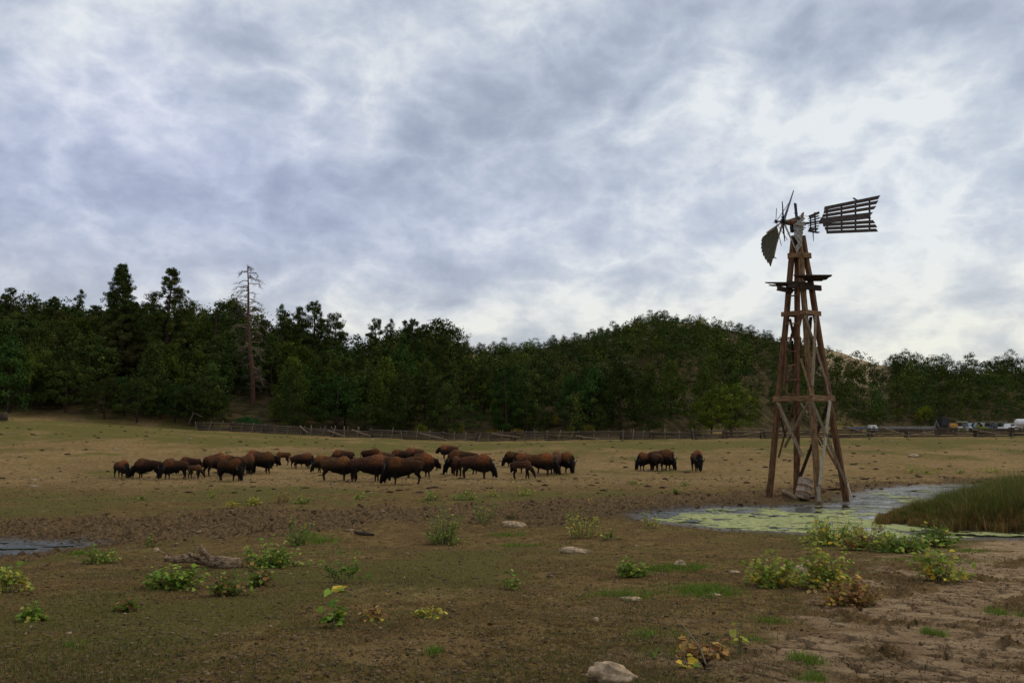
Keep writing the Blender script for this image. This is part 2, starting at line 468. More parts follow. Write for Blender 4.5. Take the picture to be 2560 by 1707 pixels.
# green cover: long patches across the meadow, little in the foreground
g = .30 + .9 * fbm(x * .13, y * .11, 81, 4) + .6 * fbm(x * .55, y * .5, 82, 3)
g = g + .30 * sstep(24, 34, y) - .48 * sstep(35, 40, y) + .2 * sstep(58, 66, y) + .1 * sstep(70, 95, y) - .12 * (1 - sstep(6, 14, y))
g = np.where(y > 45, g + .35 * sstep(-30, -60, x) * sstep(92, 80, y), g)
g = g + .45 * np.exp(-((y - 84) / 10.0) ** 2)
g = np.clip(g * (1 - .8 * dr) * (1 - ch), 0, 1)
fld = .8 * np.exp(-(((x - MOUND.x) / 1.0) ** 2 + ((y - MOUND.y) / 1.0) ** 2) ** 2) * (.7 + fbm(x * 3, y * 3, 86, 3)) + sstep(34, 44, y) * (.55 + .6 * fbm(x * .10, y * .12, 85, 4)) + .9 * sstep(.12, .4, fbm(x * .35 + 3, y * .35, 87, 3)) * sstep(16, 9, y) * .35
hil = sstep(-1, 5, y - d0 + 4 * fbm(x * .1, y * .1, 88, 2))
onr = sstep(0, 8, y - d0)
rk = sstep(.04, .22, fbm(x * .045, y * .045, 90, 4)) * .9 * sstep(1400, 1000, u) * 0 
ridge = np.exp(-((u - 2120) / 100.0) ** 4) * sstep(215, 270, y) * (.75 + 1.3 * fbm(x * .12, y * .12, 91, 3))
hb = sstep(.16, .34, fbm(x * .05, y * .05, 92, 4)) * sstep(.35, .75, (y - d0) / (drr - d0)) * .8
tint_h = np.clip(ridge + hb * sstep(900, 1100, u), 0, 1) * onr
wet = np.clip(sstep(1.5, -.1, dpond + .5 * fbm(x * 1.5, y * 1.5, 93, 2)), 0, 1) * (y < 60)
lot = sstep(2020, 2120, u) * sstep(118, 130, y) * (1 - sstep(185, 200, y))
ny, nx = YS.shape
idx = np.arange(ny * nx).reshape(ny, nx)
quads = np.stack([idx[:-1, :-1], idx[:-1, 1:], idx[1:, 1:], idx[1:, :-1]], -1).reshape(-1, 4)
tint = np.stack([np.clip(ch, 0, 1), dr, g, wet], -1)
me = np_mesh('ground', np.stack([x, y, z], -1), quads, M_GROUND, tint, smooth=True)
a = me.color_attributes.new('zone', 'FLOAT_COLOR', 'POINT')
a.data.foreach_set('color', np.stack([np.clip(fld, 0, 1), np.clip(hil - lot, 0, 1), tint_h, sstep(.16, -.05, fbm(x * .8, y * .8, 69, 3) - .08)], -1).astype(np.float32).ravel())
tag(link('ground', me), kind='structure', label='brown cropped pasture rising to a wooded hill')

# ------------------------------------------------------------------ water
def sheet(name, P, zw, mat, grow=1.2):
    from mathutils.geometry import tessellate_polygon
    c = np.mean(P, 0)
    Q = [(c[0] + (px - c[0]) * 1.0, c[1] + (py - c[1]) * 1.0) for px, py in P]
    # push the sheet's edge outwards under the bank
    out = []
    n = len(Q)
    for i in range(n):
        a = Vector(Q[i - 1]); b_ = Vector(Q[(i + 1) % n]); t = (b_ - a).normalized(); nrm = Vector((-t.y, t.x)) 
        if float(sdpoly(np.array([Q[i][0] + nrm.x * .1]), np.array([Q[i][1] + nrm.y * .1]), P)[0]) < 0: nrm = -nrm
        out.append((Q[i][0] + nrm.x * grow, Q[i][1] + nrm.y * grow, zw))
    me = bpy.data.meshes.new(name); tri = tessellate_polygon([[Vector(p) for p in out]])
    me.from_pydata(out, [], [tuple(t) for t in tri]); me.materials.append(mat); me.update()
    o = link(name, me); return o
tag(sheet('pond_water', POND, WZ, M_WATER), kind='structure', label='shallow pond water around the windmill foot')
tag(sheet('puddle_water', PUDDLE, PZ, M_WATER, .6), kind='structure', label='muddy puddle at the left')

# algae: floating scum with holes, laid just above the water
def algae():
    s = .10
    gx, gy = np.meshgrid(np.arange(1.5, 26, s), np.arange(20.5, 44, s * 1.2), indexing='ij')
    d = sdpoly(gx, gy, POND); di = sdpoly(gx, gy, ISLE)
    n = fbm(gx * .45, gy * .8, 101, 5, .6); n2 = fbm(gx * 1.9, gy * 4.5, 103, 3)
    far = sstep(28, 33, gy)
    keep = (n * 1.0 + n2 * .35 + .55 * np.exp(-((gx - 8.5) / 3.2) ** 2 - ((gy - 25.5) / 2.6) ** 2) > .02 + .22 * far ) & (d < .1) & (di > .0)
    left = sstep(5.2, 3.6, gx)
    keep &= (n + n2 * .5 > left * .5 - .2)
    V = []; idm = -np.ones(gx.shape, int)
    k = np.argwhere(keep[:-1, :-1])
    need = np.zeros(gx.shape, bool)
    for a, b in ((0, 0), (1, 0), (1, 1), (0, 1)): need[k[:, 0] + a, k[:, 1] + b] = True
    idm[need] = np.arange(need.sum())
    jx = gx + NR.uniform(-.04, .04, gx.shape); jy = gy + NR.uniform(-.05, .05, gx.shape)
    V = np.stack([jx[need], jy[need], np.full(need.sum(), WZ + .006)], -1)
    Q = np.stack([idm[k[:, 0] + a, k[:, 1] + b] for a, b in ((0, 0), (1, 0), (1, 1), (0, 1))], -1)
    o = link('algae', np_mesh('algae', V, Q, M_ALGAE))
    tag(o, 'yellow green algae scum floating on the pond', kind='stuff')
algae()
# ------------------------------------------------------------------ sky and light
def world():
    w = bpy.data.worlds.new('World'); sc.world = w; w.use_nodes = True
    nt = w.node_tree; bg = nt.nodes['Background']
    tc = nt.nodes.new('ShaderNodeTexCoord')
    nrm = nt.nodes.new('ShaderNodeVectorMath'); nrm.operation = 'NORMALIZE'; nt.links.new(tc.outputs['Generated'], nrm.inputs[0])
    D = nrm.outputs[0]
    sp = nt.nodes.new('ShaderNodeSeparateXYZ'); nt.links.new(D, sp.inputs[0])
    z = math_(nt, 'MAXIMUM', sp.outputs[2], 0.0)
    k = math_(nt, 'DIVIDE', 1.0, math_(nt, 'ADD', z, .24))
    px = math_(nt, 'MULTIPLY', sp.outputs[0], k); py = math_(nt, 'MULTIPLY', sp.outputs[1], k)
    cb = nt.nodes.new('ShaderNodeCombineXYZ'); nt.links.new(px, cb.inputs[0]); nt.links.new(py, cb.inputs[1])
    P = cb.outputs[0]
    def off(vec, o, s=(1, 1, 1)):
        m = nt.nodes.new('ShaderNodeMapping'); m.inputs['Location'].default_value = o; m.inputs['Scale'].default_value = s; nt.links.new(vec, m.inputs[0]); return m.outputs[0]
    n1 = noise(nt, off(D, (3.1, 1.7, 0), (1, 1, 1.7)), 4.8, 13, .61, .25)
    n2 = noise(nt, off(P, (7.3, 2.2, 4)), 1.6, 9, .58, .3)
    n3 = noise(nt, off(D, (1.3, 5.2, 9), (1, 1, 1.7)), 13.0, 9, .62, .2)
    # wobble the direction so that the broad lobes get ragged edges
    wn = nt.nodes.new('ShaderNodeTexNoise'); wn.inputs['Scale'].default_value = 5; wn.inputs['Detail'].default_value = 7; nt.links.new(D, wn.inputs['Vector'])
    wv = nt.nodes.new('ShaderNodeVectorMath'); wv.operation = 'SUBTRACT'; nt.links.new(wn.outputs['Color'], wv.inputs[0]); wv.inputs[1].default_value = (.5, .5, .5)
    ws = nt.nodes.new('ShaderNodeVectorMath'); ws.operation = 'SCALE'; nt.links.new(wv.outputs[0], ws.inputs[0]); ws.inputs['Scale'].default_value = .30
    wa = nt.nodes.new('ShaderNodeVectorMath'); wa.operation = 'ADD'; nt.links.new(D, wa.inputs[0]); nt.links.new(ws.outputs[0], wa.inputs[1])
    wd = nt.nodes.new('ShaderNodeVectorMath'); wd.operation = 'NORMALIZE'; nt.links.new(wa.outputs[0], wd.inputs[0]); WD = wd.outputs[0]
    def lobe(u, v, sx, sy, wgt, src=None):
        """soft patch in the sky around a direction, sx/sy its half widths in radians"""
        g = Vector(raydir(u, v)).normalized(); e = Vector((g.y, -g.x, 0)).normalized(); h = e.cross(g)
        def dot(a, s):
            n = nt.nodes.new('ShaderNodeVectorMath'); n.operation = 'DOT_PRODUCT'; nt.links.new(src or WD, n.inputs[0]); n.inputs[1].default_value = tuple(a / s); return n.outputs['Value']
        q = math_(nt, 'ADD', math_(nt, 'POWER', dot(e, sx), 2), math_(nt, 'POWER', dot(h, sy), 2))
        front = math_(nt, 'GREATER_THAN', dot(g, 1), 0)
        return math_(nt, 'MULTIPLY', math_(nt, 'MULTIPLY', math_(nt, 'EXPONENT', math_(nt, 'MULTIPLY', q, -1)), front), wgt)
    s = math_(nt, 'MULTIPLY_ADD', n1, 1.05, -.525)
    s = math_(nt, 'ADD', s, math_(nt, 'MULTIPLY_ADD', n2, .9, -.45))
    s = math_(nt, 'ADD', s, math_(nt, 'MULTIPLY_ADD', n3, .72, -.36))
    va = noise(nt, off(D, (2.7, 8.1, 3), (1, 1, 1.5)), 9.0, 7, .52, .3)
    vq = math_(nt, 'ABSOLUTE', math_(nt, 'SUBTRACT', va, .5))
    s = math_(nt, 'ADD', s, math_(nt, 'MULTIPLY_ADD', vq, -1.9, .17))
    for L in LOBES: s = math_(nt, 'ADD', s, lobe(*L))
    s = math_(nt, 'ADD', s, .60)
    r = nt.nodes.new('ShaderNodeValToRGB'); cr = r.color_ramp
    cr.elements[0].position = .08; cr.elements[0].color = (.345, .395, .505, 1)
    cr.elements[1].position = 1.0; cr.elements[1].color = (.82, .86, .88, 1)
    for p, c in ((.32, (.41, .465, .575)), (.52, (.49, .55, .655)), (.72, (.600, .655, .745))):
        e = cr.elements.new(p); e.color = (*c, 1)
    nt.links.new(s, r.inputs[0])
    # the air near the horizon is warmer and paler
    hz = rng(nt, z, .26, .02)
    col = mixc(nt, math_(nt, 'MULTIPLY', hz, .85), r.outputs[0], mixc(nt, 1.0, r.outputs[0], (1.12, 1.04, .86), 'MULTIPLY'))
    vl = lobe(300, 480, .45, .14, .6)
    col = mixc(nt, vl, col, mixc(nt, 1.0, col, (.97, .96, 1.12), 'MULTIPLY'))
    nt.links.new(col, bg.inputs['Color'])
    sky = nt.nodes.new('ShaderNodeTexSky'); sky.sky_type = 'NISHITA'; sky.sun_disc = False
    sky.sun_elevation = math.radians(SUN_EL); sky.sun_rotation = math.radians(SUN_AZ)
    bg2 = nt.nodes.new('ShaderNodeBackground'); nt.links.new(sky.outputs[0], bg2.inputs[0]); bg2.inputs[1].default_value = .08
    bg.inputs['Strength'].default_value = 1.0
    mx = nt.nodes.new('ShaderNodeMixShader'); mx.inputs[0].default_value = .93
    nt.links.new(bg2.outputs[0], mx.inputs[1]); nt.links.new(bg.outputs[0], mx.inputs[2])
    nt.links.new(mx.outputs[0], nt.nodes['World Output'].inputs['Surface'])
SUN_EL, SUN_AZ = 42, 62          # azimuth clockwise from straight ahead
LOBES = [(2060, 370, .13, .07, .30), (1500, 600, .22, .06, .12), (2420, 230, .12, .05, .25), (1350, 800, .40, .045, .30),
         (2350, 660, .35, .10, .16), (250, 130, .07, .09, .14), (780, 490, .20, .05, -.22),
         (150, 520, .26, .05, -.18), (1800, 150, .42, .09, -.24), (300, 620, .35, .06, -.12), (1100, 330, .14, .06, -.16), (2380, 700, .12, .02, -.12)]
world()
sun = bpy.data.lights.new('sun', 'SUN'); sun.energy = 1.2; sun.angle = math.radians(14); sun.color = (1, .90, .74)
so = bpy.data.objects.new('sun', sun); COL.objects.link(so)
az = math.radians(SUN_AZ); el = math.radians(SUN_EL)
sd = Vector((math.sin(az) * math.cos(el), math.cos(az) * math.cos(el), math.sin(el)))
so.rotation_euler = sd.to_track_quat('Z', 'Y').to_euler(); so.location = (0, 0, 60)
cam = bpy.data.cameras.new('camera'); cam.sensor_width = 36; cam.lens = F / 2560 * 36; cam.clip_end = 3000; cam.clip_start = .1
co = bpy.data.objects.new('camera', cam); COL.objects.link(co); co.location = (0, 0, EYE)
co.rotation_euler = (math.pi / 2 + PITCH, 0, 0); sc.camera = co
sc.view_settings.view_transform = 'Standard'; sc.view_settings.look = 'None'; sc.view_settings.exposure = 0; sc.view_settings.gamma = 1
# ------------------------------------------------------------------ windmill
TY = 33.5
BASE = Vector((12.42, TY, gz(12.42, TY)))
def a1(x, y, Y): return at(1880 + x / 4.9, 440 + y / 4.9, Y)
def a2(x, y, Y): return at(1880 + x / 5.228, 660 + y / 5.228, Y)
def a3(x, y, Y): return at(1880 + x / 4.6125, 940 + y / 4.6125, Y)
wm = empty('windmill', BASE)
tag(wm, 'derelict wooden windmill tower with broken wheel and slatted tail standing by the pond', 'windmill')
def wpart(mb, name, mat, parent=None, label=None, smooth=False):
    o = mb.build(name, mat, parent or wm, BASE if parent is None or True else None, smooth)
    if parent is not None and parent is not wm: pass
    if label: o['label'] = label
    return o
# the four legs: foot corners on the ground, tapering together upwards
FEET = {'front': (2048, 1256, 32.0), 'right': (2116, 1240, 33.2), 'left': (1921, 1236, 33.8), 'back': (1990, 1228, 35.0)}
TOPS = {'front': (1998, 590, 33.45), 'right': (2007, 590, 33.5), 'left': (1985, 590, 33.5), 'back': (1994, 590, 33.6)}
LEG = {}
for k in FEET:
    f = at(*FEET[k]); f.z = min(f.z, gz(f.x, f.y)) - .15; LEG[k] = (f, at(*TOPS[k]))
def leg_at(k, z):
    f, t = LEG[k]; s = (z - f.z) / (t.z - f.z); return f.lerp(t, s)
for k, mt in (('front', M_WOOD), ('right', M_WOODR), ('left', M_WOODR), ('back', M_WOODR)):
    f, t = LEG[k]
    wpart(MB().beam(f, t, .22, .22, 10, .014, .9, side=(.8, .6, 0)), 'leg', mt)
def girt(z, names, w, h, over, mat, out=.10):
    for a, b in names:
        p, q = leg_at(a, z), leg_at(b, z)
        c = sum((leg_at(k, z) for k in LEG), Vector()) / 4
        n = ((p + q) / 2 - c); n.z = 0; n.normalize()
        d = (q - p).normalized()
        wpart(MB().beam(p - d * over + n * out, q + d * over + n * out, w, h, 5, .006), 'girt', M_GIRT if mat is M_WOOD else mat)
zof = lambda v, Y=33.0: at(2019, v, Y).z
ALL = [('left', 'front'), ('front', 'right'), ('right', 'back'), ('back', 'left')]
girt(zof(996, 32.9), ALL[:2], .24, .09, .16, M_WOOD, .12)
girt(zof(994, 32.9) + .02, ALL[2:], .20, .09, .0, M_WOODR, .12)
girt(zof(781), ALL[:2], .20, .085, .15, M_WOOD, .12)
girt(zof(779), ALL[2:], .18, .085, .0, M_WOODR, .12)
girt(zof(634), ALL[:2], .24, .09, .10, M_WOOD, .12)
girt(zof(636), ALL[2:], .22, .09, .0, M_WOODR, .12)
for (k, z) in (('left', 996), ('front', 996), ('right', 996), ('left', 781), ('front', 781), ('right', 781)):
    p = leg_at(k, zof(z, 32.9)); c = sum((leg_at(j, p.z) for j in LEG), Vector()) / 4
    n = (p - c).normalized()
    mb_ = MB().tube([p + n * .08, p + n * .22], .018, 6); wpart(mb_, 'bolt', M_WHITE)
# braces: (from, to, width, material)
BR = [
    (a3(300, 310, 32.95), a3(580, 930, 32.35), .16, .04, M_WOODG, True, 0), (a3(655, 295, 31.95), a3(378, 812, 33.0), .14, .04, M_WOODG, True, 1),
    (a3(470, 350, 34.7), a3(308, 935, 34.0), .09, .03, M_WOODR, True, 0), (a3(330, 480, 33.9), a3(385, 690, 34.1), .10, .03, M_WOODD, True, 0),
    (a3(692, 295, 31.95), a3(1085, 1235, 32.95), .14, .04, M_WOODG, False, 0), (a3(900, 290, 32.85), a3(782, 1255, 31.7), .15, .04, M_WOODPALE, False, 1),
    (a3(872, 335, 33.4), a3(545, 1185, 34.9), .17, .05, M_WOODD, False, 0), (a3(640, 430, 34.6), a3(560, 310, 34.9), .07, .03, M_WOODG, True, 0),
    (a3(755, 655, 34.3), a3(1010, 1095, 33.5), .13, .04, M_WOODR, True, 0), (a3(735, 690, 34.2), a3(790, 800, 34.1), .07, .03, M_WOODD, True, 0),
    (a3(545, 940, 34.7), a3(545, 1020, 34.7), .10, .04, M_WOODR, True, 0),
    (a3(1105, 1235, 32.7), a3(1152, 1420, 32.2), .07, .05, M_WOODPALE, True, 0),
    (a3(200, 1190, 33.7), a3(170, 1350, 33.7), .12, .06, M_WOOD, True, 0), (a3(765, 1270, 31.85), a3(775, 1440, 31.85), .15, .06, M_WOODPALE, True, 0),
    (a3(500, 1240, 35.0), a3(490, 1130, 34.9), .12, .05, M_WOODR, True, 0),
    (a2(690, 665, 32.75), a2(985, 1575, 33.0), .12, .04, M_WOODG, False, 0), (a2(832, 670, 33.0), a2(790, 1590, 31.95), .14, .04, M_WOODG, False, 1),
    (a3(850, 0, 33.1), a3(885, 215, 33.0), .10, .04, M_WOODG, False, 0),
    (a2(636, 1235, 32.6), a3(690, 225, 31.95), .11, .04, M_WOOD, False, 0), (a2(655, 660, 32.7), a2(600, 900, 33.0), .10, .04, M_WOODR, False, 0),
    (a2(495, 720, 33.6), a2(560, 990, 34.0), .13, .04, M_WOODR, False, 0), (a2(590, 690, 34.0), a2(500, 1010, 34.1), .12, .04, M_WOODR, False, 0),
    (a2(770, 690, 33.6), a2(745, 960, 33.9), .16, .05, M_WOODD, False, 0), (a2(755, 930, 33.8), a2(870, 1310, 33.6), .10, .04, M_WOODD, True, 0),
    (a2(620, 950, 33.9), a2(640, 1200, 34.1), .14, .04, M_WOODR, False, 0), (a2(520, 1000, 34.2), a2(560, 1568, 34.5), .14, .05, M_WOODD, False, 0),
]
for p, q, w, t, mt, rg, fl in BR:
    wpart(MB().beam(p, q, w, t, 4, .008, rough=rg, side=(0.45, -1, 0)), 'brace', mt)
# ladder on the left front face
lad = wpart(MB().beam(a2(450, 400, 33.25), a2(440, 1568, 32.9), .09, .06, 5, .006), 'ladder', M_WOODR)
MBr = MB().beam(a2(610, 300, 32.95), a2(608, 1568, 32.45), .12, .06, 5, .006)
def sub(mb, name, mat, parent, label=None):
    o = mb.build(name, mat, parent, BASE)
    if label: o['label'] = label
    return o
lad.name = 'ladder'
sub(MBr, 'stile', M_WOODR, lad)
sub(MB().beam(a3(405, 0, 32.9), a3(400, 215, 32.75), .06, .05, 2, .004), 'stile', M_WOODR, lad)
sub(MB().beam(a3(535, 0, 32.45), a3(530, 220, 32.3), .07, .05, 2, .004), 'stile', M_WOODR, lad)
for i, (y0_, mt) in enumerate(((415, M_WOODR), (780, M_WOOD), (962, M_WOODR), (1143, M_WOODR), (1320, M_WOOD), (1510, M_WOODR))):
    sub(MB().beam(a2(442, y0_ + 3, 33.10), a2(612, y0_ - 5, 32.60), .10, .05, 2, .004), 'rung', mt, lad)
for y0_ in (48, 210):
    sub(MB().beam(a3(385, y0_, 32.85), a3(535, y0_ - 3, 32.35), .08, .05, 2, .004), 'rung', M_WOODR, lad)
# central pump pole
wpart(MB().tube([a3(520, 800, 34.4), a3(500, 300, 34.1), a2(590, 1100, 33.7), a2(590, 600, 33.5), a2(590, 250, 33.5)], [.09, .11, .125, .125, .11], 8, .05), 'pump_pole', M_WOODR)
# work platform: weathered planks and the beams below
plat = wpart(MB().beam(a1(305, 1372, 33.0), a1(500, 1412, 33.3), .20, .08, 2, .01, rough=True), 'platform_beam', M_WOODD)
wpart(MB().beam(a1(600, 1350, 32.7), a1(845, 1375, 33.1), .24, .08, 2, .01), 'platform_beam', M_WOODD)
wpart(MB().beam(a1(440, 1330, 33.0), a1(700, 1345, 32.95), .30, .10, 2, .01), 'platform_beam', M_WOODD)
wpart(MB().beam(a1(640, 1300, 33.2), a1(655, 1425, 33.2), .08, .08, 1), 'platform_beam', M_WOODR)
zt = a1(600, 1290, 33.3).z
def plank(pts, z, th=.045): 
    """plank outline on a level plane"""
    P = []
    for (px, py, Y) in pts:
        q = a1(px, py, Y); P.append((q.x, q.y, z))
    c = P
    return MB().prism(c, (0, 0, th))
for i, (x0, x1, ya, yb, zz) in enumerate(((510, 985, 32.0, 32.35, .02), (560, 960, 32.4, 32.7, .05), (620, 930, 32.75, 33.05, .03), (600, 880, 33.1, 33.4, .04))):
    wpart(plank([(x0, 1280, ya), (x1, 1285, ya), (x1 - 25, 1285, yb), (x0 + 20, 1280, yb)], zt + zz), 'plank', M_WOODD)
zl = a1(300, 1325, 33.3).z
for (x0, x1, ya, yb, zz) in ((160, 500, 32.9, 33.05, .0), (235, 520, 33.1, 33.35, .03), (205, 480, 33.4, 33.6, -.02), (290, 560, 33.65, 33.95, .05)):
    wpart(plank([(x0, 1325, ya), (x1, 1325, ya), (x1, 1325, yb), (x0 + 45, 1325, yb)], zl + zz), 'plank', M_WOODD)
# head: turntable, mast and gearbox
HB = a1(385, 560, 33.0)
wpart(MB().beam(a1(530, 340, 33.5), a1(548, 520, 33.5), .10, .09, 2, .006, rough=True), 'mast', M_IRON)
wpart(MB().beam(a1(515, 455, 33.5), a1(560, 458, 33.5), .03, .03), 'mast_peg', M_IRON)
wpart(MB().tube([a1(570, 520, 33.45), a1(500, 640, 33.45), a1(485, 690, 33.45)], [.17, .15, .06], 8, .15), 'gear_frame', M_IRON)
wpart(MB().tube([a1(410, 570, 33.1), a1(470, 572, 33.2), a1(540, 560, 33.35)], [.09, .13, .12], 10, .04), 'gear_drum', M_WOODR)
wpart(MB().beam(a1(395, 560, 33.0), a1(600, 490, 33.5), .05, .06, 2), 'gear_arm', M_WOODG)
wpart(MB().beam(a1(430, 560, 33.1), a1(580, 545, 33.5), .12, .08, 2), 'gear_arm', M_WOODR)
wpart(MB().beam(a1(600, 540, 33.4), a1(615, 460, 33.4), .09, .05, 2, .01, rough=True), 'gear_arm', M_WOODG)
wpart(MB().beam(a1(622, 535, 33.5), a1(628, 450, 33.5), .06, .05, 2, .01, rough=True), 'gear_arm', M_WOODG)
for k in (0, 1):
    wpart(MB().beam(a1(600 + 8 * k, 600, 33.4 + .2 * k), a1(575 + 15 * k, 720, 33.4 + .2 * k), .10, .09, 2, rough=True), 'gear_arm', M_WOODD)
wpart(MB().tube([a1(285, 556, 32.5), a1(385, 562, 33.0), a1(460, 570, 33.2)], .035, 8), 'axle', M_IRON)
# wheel
wheel = wpart(MB().tube([a1(375, 560, 32.95), a1(400, 562, 33.05)], .13, 10), 'wheel', M_IRON)
wpart_h = sub(MB().tube([a1(285, 545, 32.5), a1(300, 560, 32.55), a1(298, 580, 32.55)], [.05, .075, .05], 8), 'axle_hub', M_IRON, wheel)
for (p, q, w, t, mt) in ((a1(385, 560, 33.0), a1(510, 178, 33.9), .115, .05, M_IRON), (a1(385, 560, 33.0), a1(370, 312, 32.2), .10, .05, M_IRON),
                     (a1(375, 570, 33.0), a1(402, 800, 33.8), .11, .05, M_IRON), (a1(375, 570, 33.0), a1(232, 1092, 32.3), .075, .05, M_WOODG),
                     (a1(390, 570, 33.0), a1(555, 945, 32.9), .085, .05, M_SILVER), (a1(375, 560, 33.0), a1(180, 690, 31.9), .06, .045, M_WOODG),
                     (a1(385, 540, 33.0), a1(360, 495, 32.6), .09, .05, M_IRON), (a1(390, 560, 33.0), a1(520, 515, 33.3), .06, .05, M_WOODG)):
    sub(MB().beam(p, q, w, t, 3, .006, taper=.35), 'spoke', mt, wheel)
for p, q in (((300, 395), (293, 550)), ((295, 560), (450, 335)), ((300, 600), (360, 855)), ((310, 590), (432, 782)), ((262, 573), (300, 556)), ((395, 420), (445, 340)), ((432, 718), (470, 690))):
    sub(MB().tube([a1(*p, 32.5), a1(*q, 32.9)], .014, 5), 'stay_rod', M_IRON, wheel)
def section(tipL, tipR, rootL, rootR, n, mat, name, broken=0, th=.02):
    """fan of thin wooden blades between two rims of the wheel; blades are pitched and overlap like louvres"""
    mb = MB()
    for i in range(n):
        a = i / n; b = (i + (1.15 if not broken else .86)) / n
        T0, T1 = tipL.lerp(tipR, a), tipL.lerp(tipR, b); B0, B1 = rootL.lerp(rootR, a), rootL.lerp(rootR, b)
        nr = (T1 - B0).cross(T0 - B1).normalized()
        tw = nr * (.012 if i % 2 else -.012)
        cut = R.uniform(0, broken)
        bl_ = Vector((-.17, 0, -.02)) * (0 if broken else 1)
        T0 = T0 + bl_ * math.sin(math.pi * a); T1 = T1 + bl_ * math.sin(math.pi * min(1, b))
        e0 = T0.lerp(B0, cut); e1 = T1.lerp(B1, cut * R.uniform(.3, 1.2))
        e1 = e1.lerp(B1, -.035) if not broken else e1
        mb.prism([B0 + tw, B1 + tw, e1 + tw, e0 + tw], nr * th)
    return mb
sub(section(a1(128, 748, 31.9), a1(232, 1095, 32.3), a1(292, 618, 32.5), a1(322, 745, 32.7), 16, M_BLADE, 's'), 'blade_section', M_BLADE, wheel, 'dark fan shaped section of blades hanging at the wheel rim')
sub(MB().beam(a1(322, 740, 32.75), a1(262, 1010, 32.4), .05, .04, 2), 'rim', M_WOODG, wheel)
sub(MB().beam(a1(292, 615, 32.5), a1(325, 745, 32.7), .06, .04, 2), 'rim', M_WOODG, wheel)
sub(MB().beam(a1(360, 572, 32.9), a1(180, 695, 31.95), .05, .04, 3, .02), 'rim', M_WOODG, wheel)
sub(MB().beam(a1(262, 985, 32.4), a1(300, 1013, 32.4), .03, .03), 'rim', M_WOODD, wheel)
sub(section(a1(505, 590, 33.0), a1(545, 940, 32.9), a1(640, 560, 33.3), a1(600, 850, 33.2), 9, M_SILVER, 's', .35), 'blade_section', M_SILVER, wheel, 'bleached grey fan of broken blades above the tower top')
for i, (ang, L) in enumerate(((0, 150), (14, 150), (26, 140), (-12, 150), (-24, 135), (40, 150), (58, 170), (72, 240))):
    A = math.radians(ang); p = (508, 600); q = (508 + L * math.cos(A), 600 + L * math.sin(A) * 1.0)
    sub(MB().beam(a1(*p, 33.05), a1(*q, 33.35 + .05 * (i % 3)), .055, .02, 2, .008, rough=True), 'blade', M_SILVER, wheel)
for (p, q) in (((520, 690), (610, 800)), ((515, 720), (600, 860)), ((525, 650), (575, 700)), ((560, 560), (645, 520)), ((540, 585), (655, 600))):
    sub(MB().beam(a1(*p, 32.95), a1(*q, 33.1), .09, .02, 2, .008, rough=True), 'blade', M_SILVER, wheel)
# side vane and tail vane on the boom
boom = wpart(MB().beam(a1(560, 600, 33.4), a1(700, 583, 33.3), .05, .05), 'boom', M_IRON)
wpart(MB().beam(a1(560, 580, 33.5), a1(705, 572, 33.4), .05, .05), 'boom', M_IRON)
wpart(MB().beam(a1(690, 575, 33.35), a1(840, 553, 33.1), .06, .05), 'boom', M_IRON)
wpart(MB().tube([a1(640, 492, 33.4), a1(740, 500, 33.3), a1(880, 513, 33.0)], .011, 5), 'boom_wire', M_IRON)
sv = wpart(MB().beam(a1(768, 448, 33.2), a1(780, 690, 33.2), .05, .06), 'side_vane', M_IRON)
sub(MB().beam(a1(715, 490, 33.35), a1(720, 675, 33.35), .04, .05), 'batten', M_IRON, sv)
sub(MB().tube([a1(746, 640, 33.25), a1(748, 700, 33.25), a1(754, 800, 33.25)], [.03, .022, .012], 6), 'batten', M_IRON, sv)
for (yl, yr) in ((500, 452), (525, 488), (553, 520), (583, 558), (608, 580), (638, 612), (655, 650), (675, 695)):
    sub(MB().beam(a1(700, yl, 33.4), a1(814, yr, 33.05), .115 if yl != 583 else .16, .02, 2, .004, rough=True), 'slat', M_VANE, sv)
tv = wpart(MB().beam(a1(835, 553, 33.1), a1(1455, 483, 31.9), .27, .035, 3, .006, rough=True), 'tail_vane', M_VANE)
def ty_(x): return 33.1 - (x - 835) / 620 * 1.2
for (xl, yl, xr, yr, w) in ((885, 398, 1557, 262, .14), (880, 442, 1535, 323, .125), (862, 490, 1508, 388, .12), (870, 602, 1497, 560, .13), (893, 645, 1524, 612, .125), (912, 690, 1533, 664, .125)):
    p, q = a1(xl, yl, ty_(xl)), a1(xr, yr, ty_(xr))
    d = (q - p).normalized(); n = Vector((0, 0, 1)); n = (n - d * n.dot(d)).normalized(); sl = (q - p).length * .035
    s0 = sl if yl < 560 else -sl * .8; s1 = sl * .7 if yl < 560 else -sl * .6
    th = d.cross(n) * .03
    w *= 1.05
    sub(MB().prism([p + n * w / 2 + d * s0 * .3, p - n * w / 2 - d * s0 * .3, q - n * w / 2 - d * s1, q + n * w / 2 + d * s1], th), 'slat', M_VANE, tv)
for (x_, ya, yb) in ((917, 400, 690), (1095, 370, 690), (1268, 335, 680), (1440, 300, 672)):
    sub(MB().beam(a1(x_, ya, ty_(x_) + .05), a1(x_ + (4 if x_ < 1200 else 0), yb, ty_(x_) + .05), .07, .04), 'batten', M_VANE, tv)

# bird on the tail
bp = a1(1258, 290, ty_(1258))
b = MB().tube([bp + Vector((-.085, 0, .075)), bp + Vector((-.05, 0, .06)), bp + Vector((0, 0, .03)), bp + Vector((.05, 0, 0)), bp + Vector((.13, 0, -.02))], [.008, .028, .045, .03, .008], 8)
o = b.build('bird', M_BLACK, None, bp, True); o.location = bp
tag(o, 'small dark bird perched on top edge of the windmill tail', 'bird')
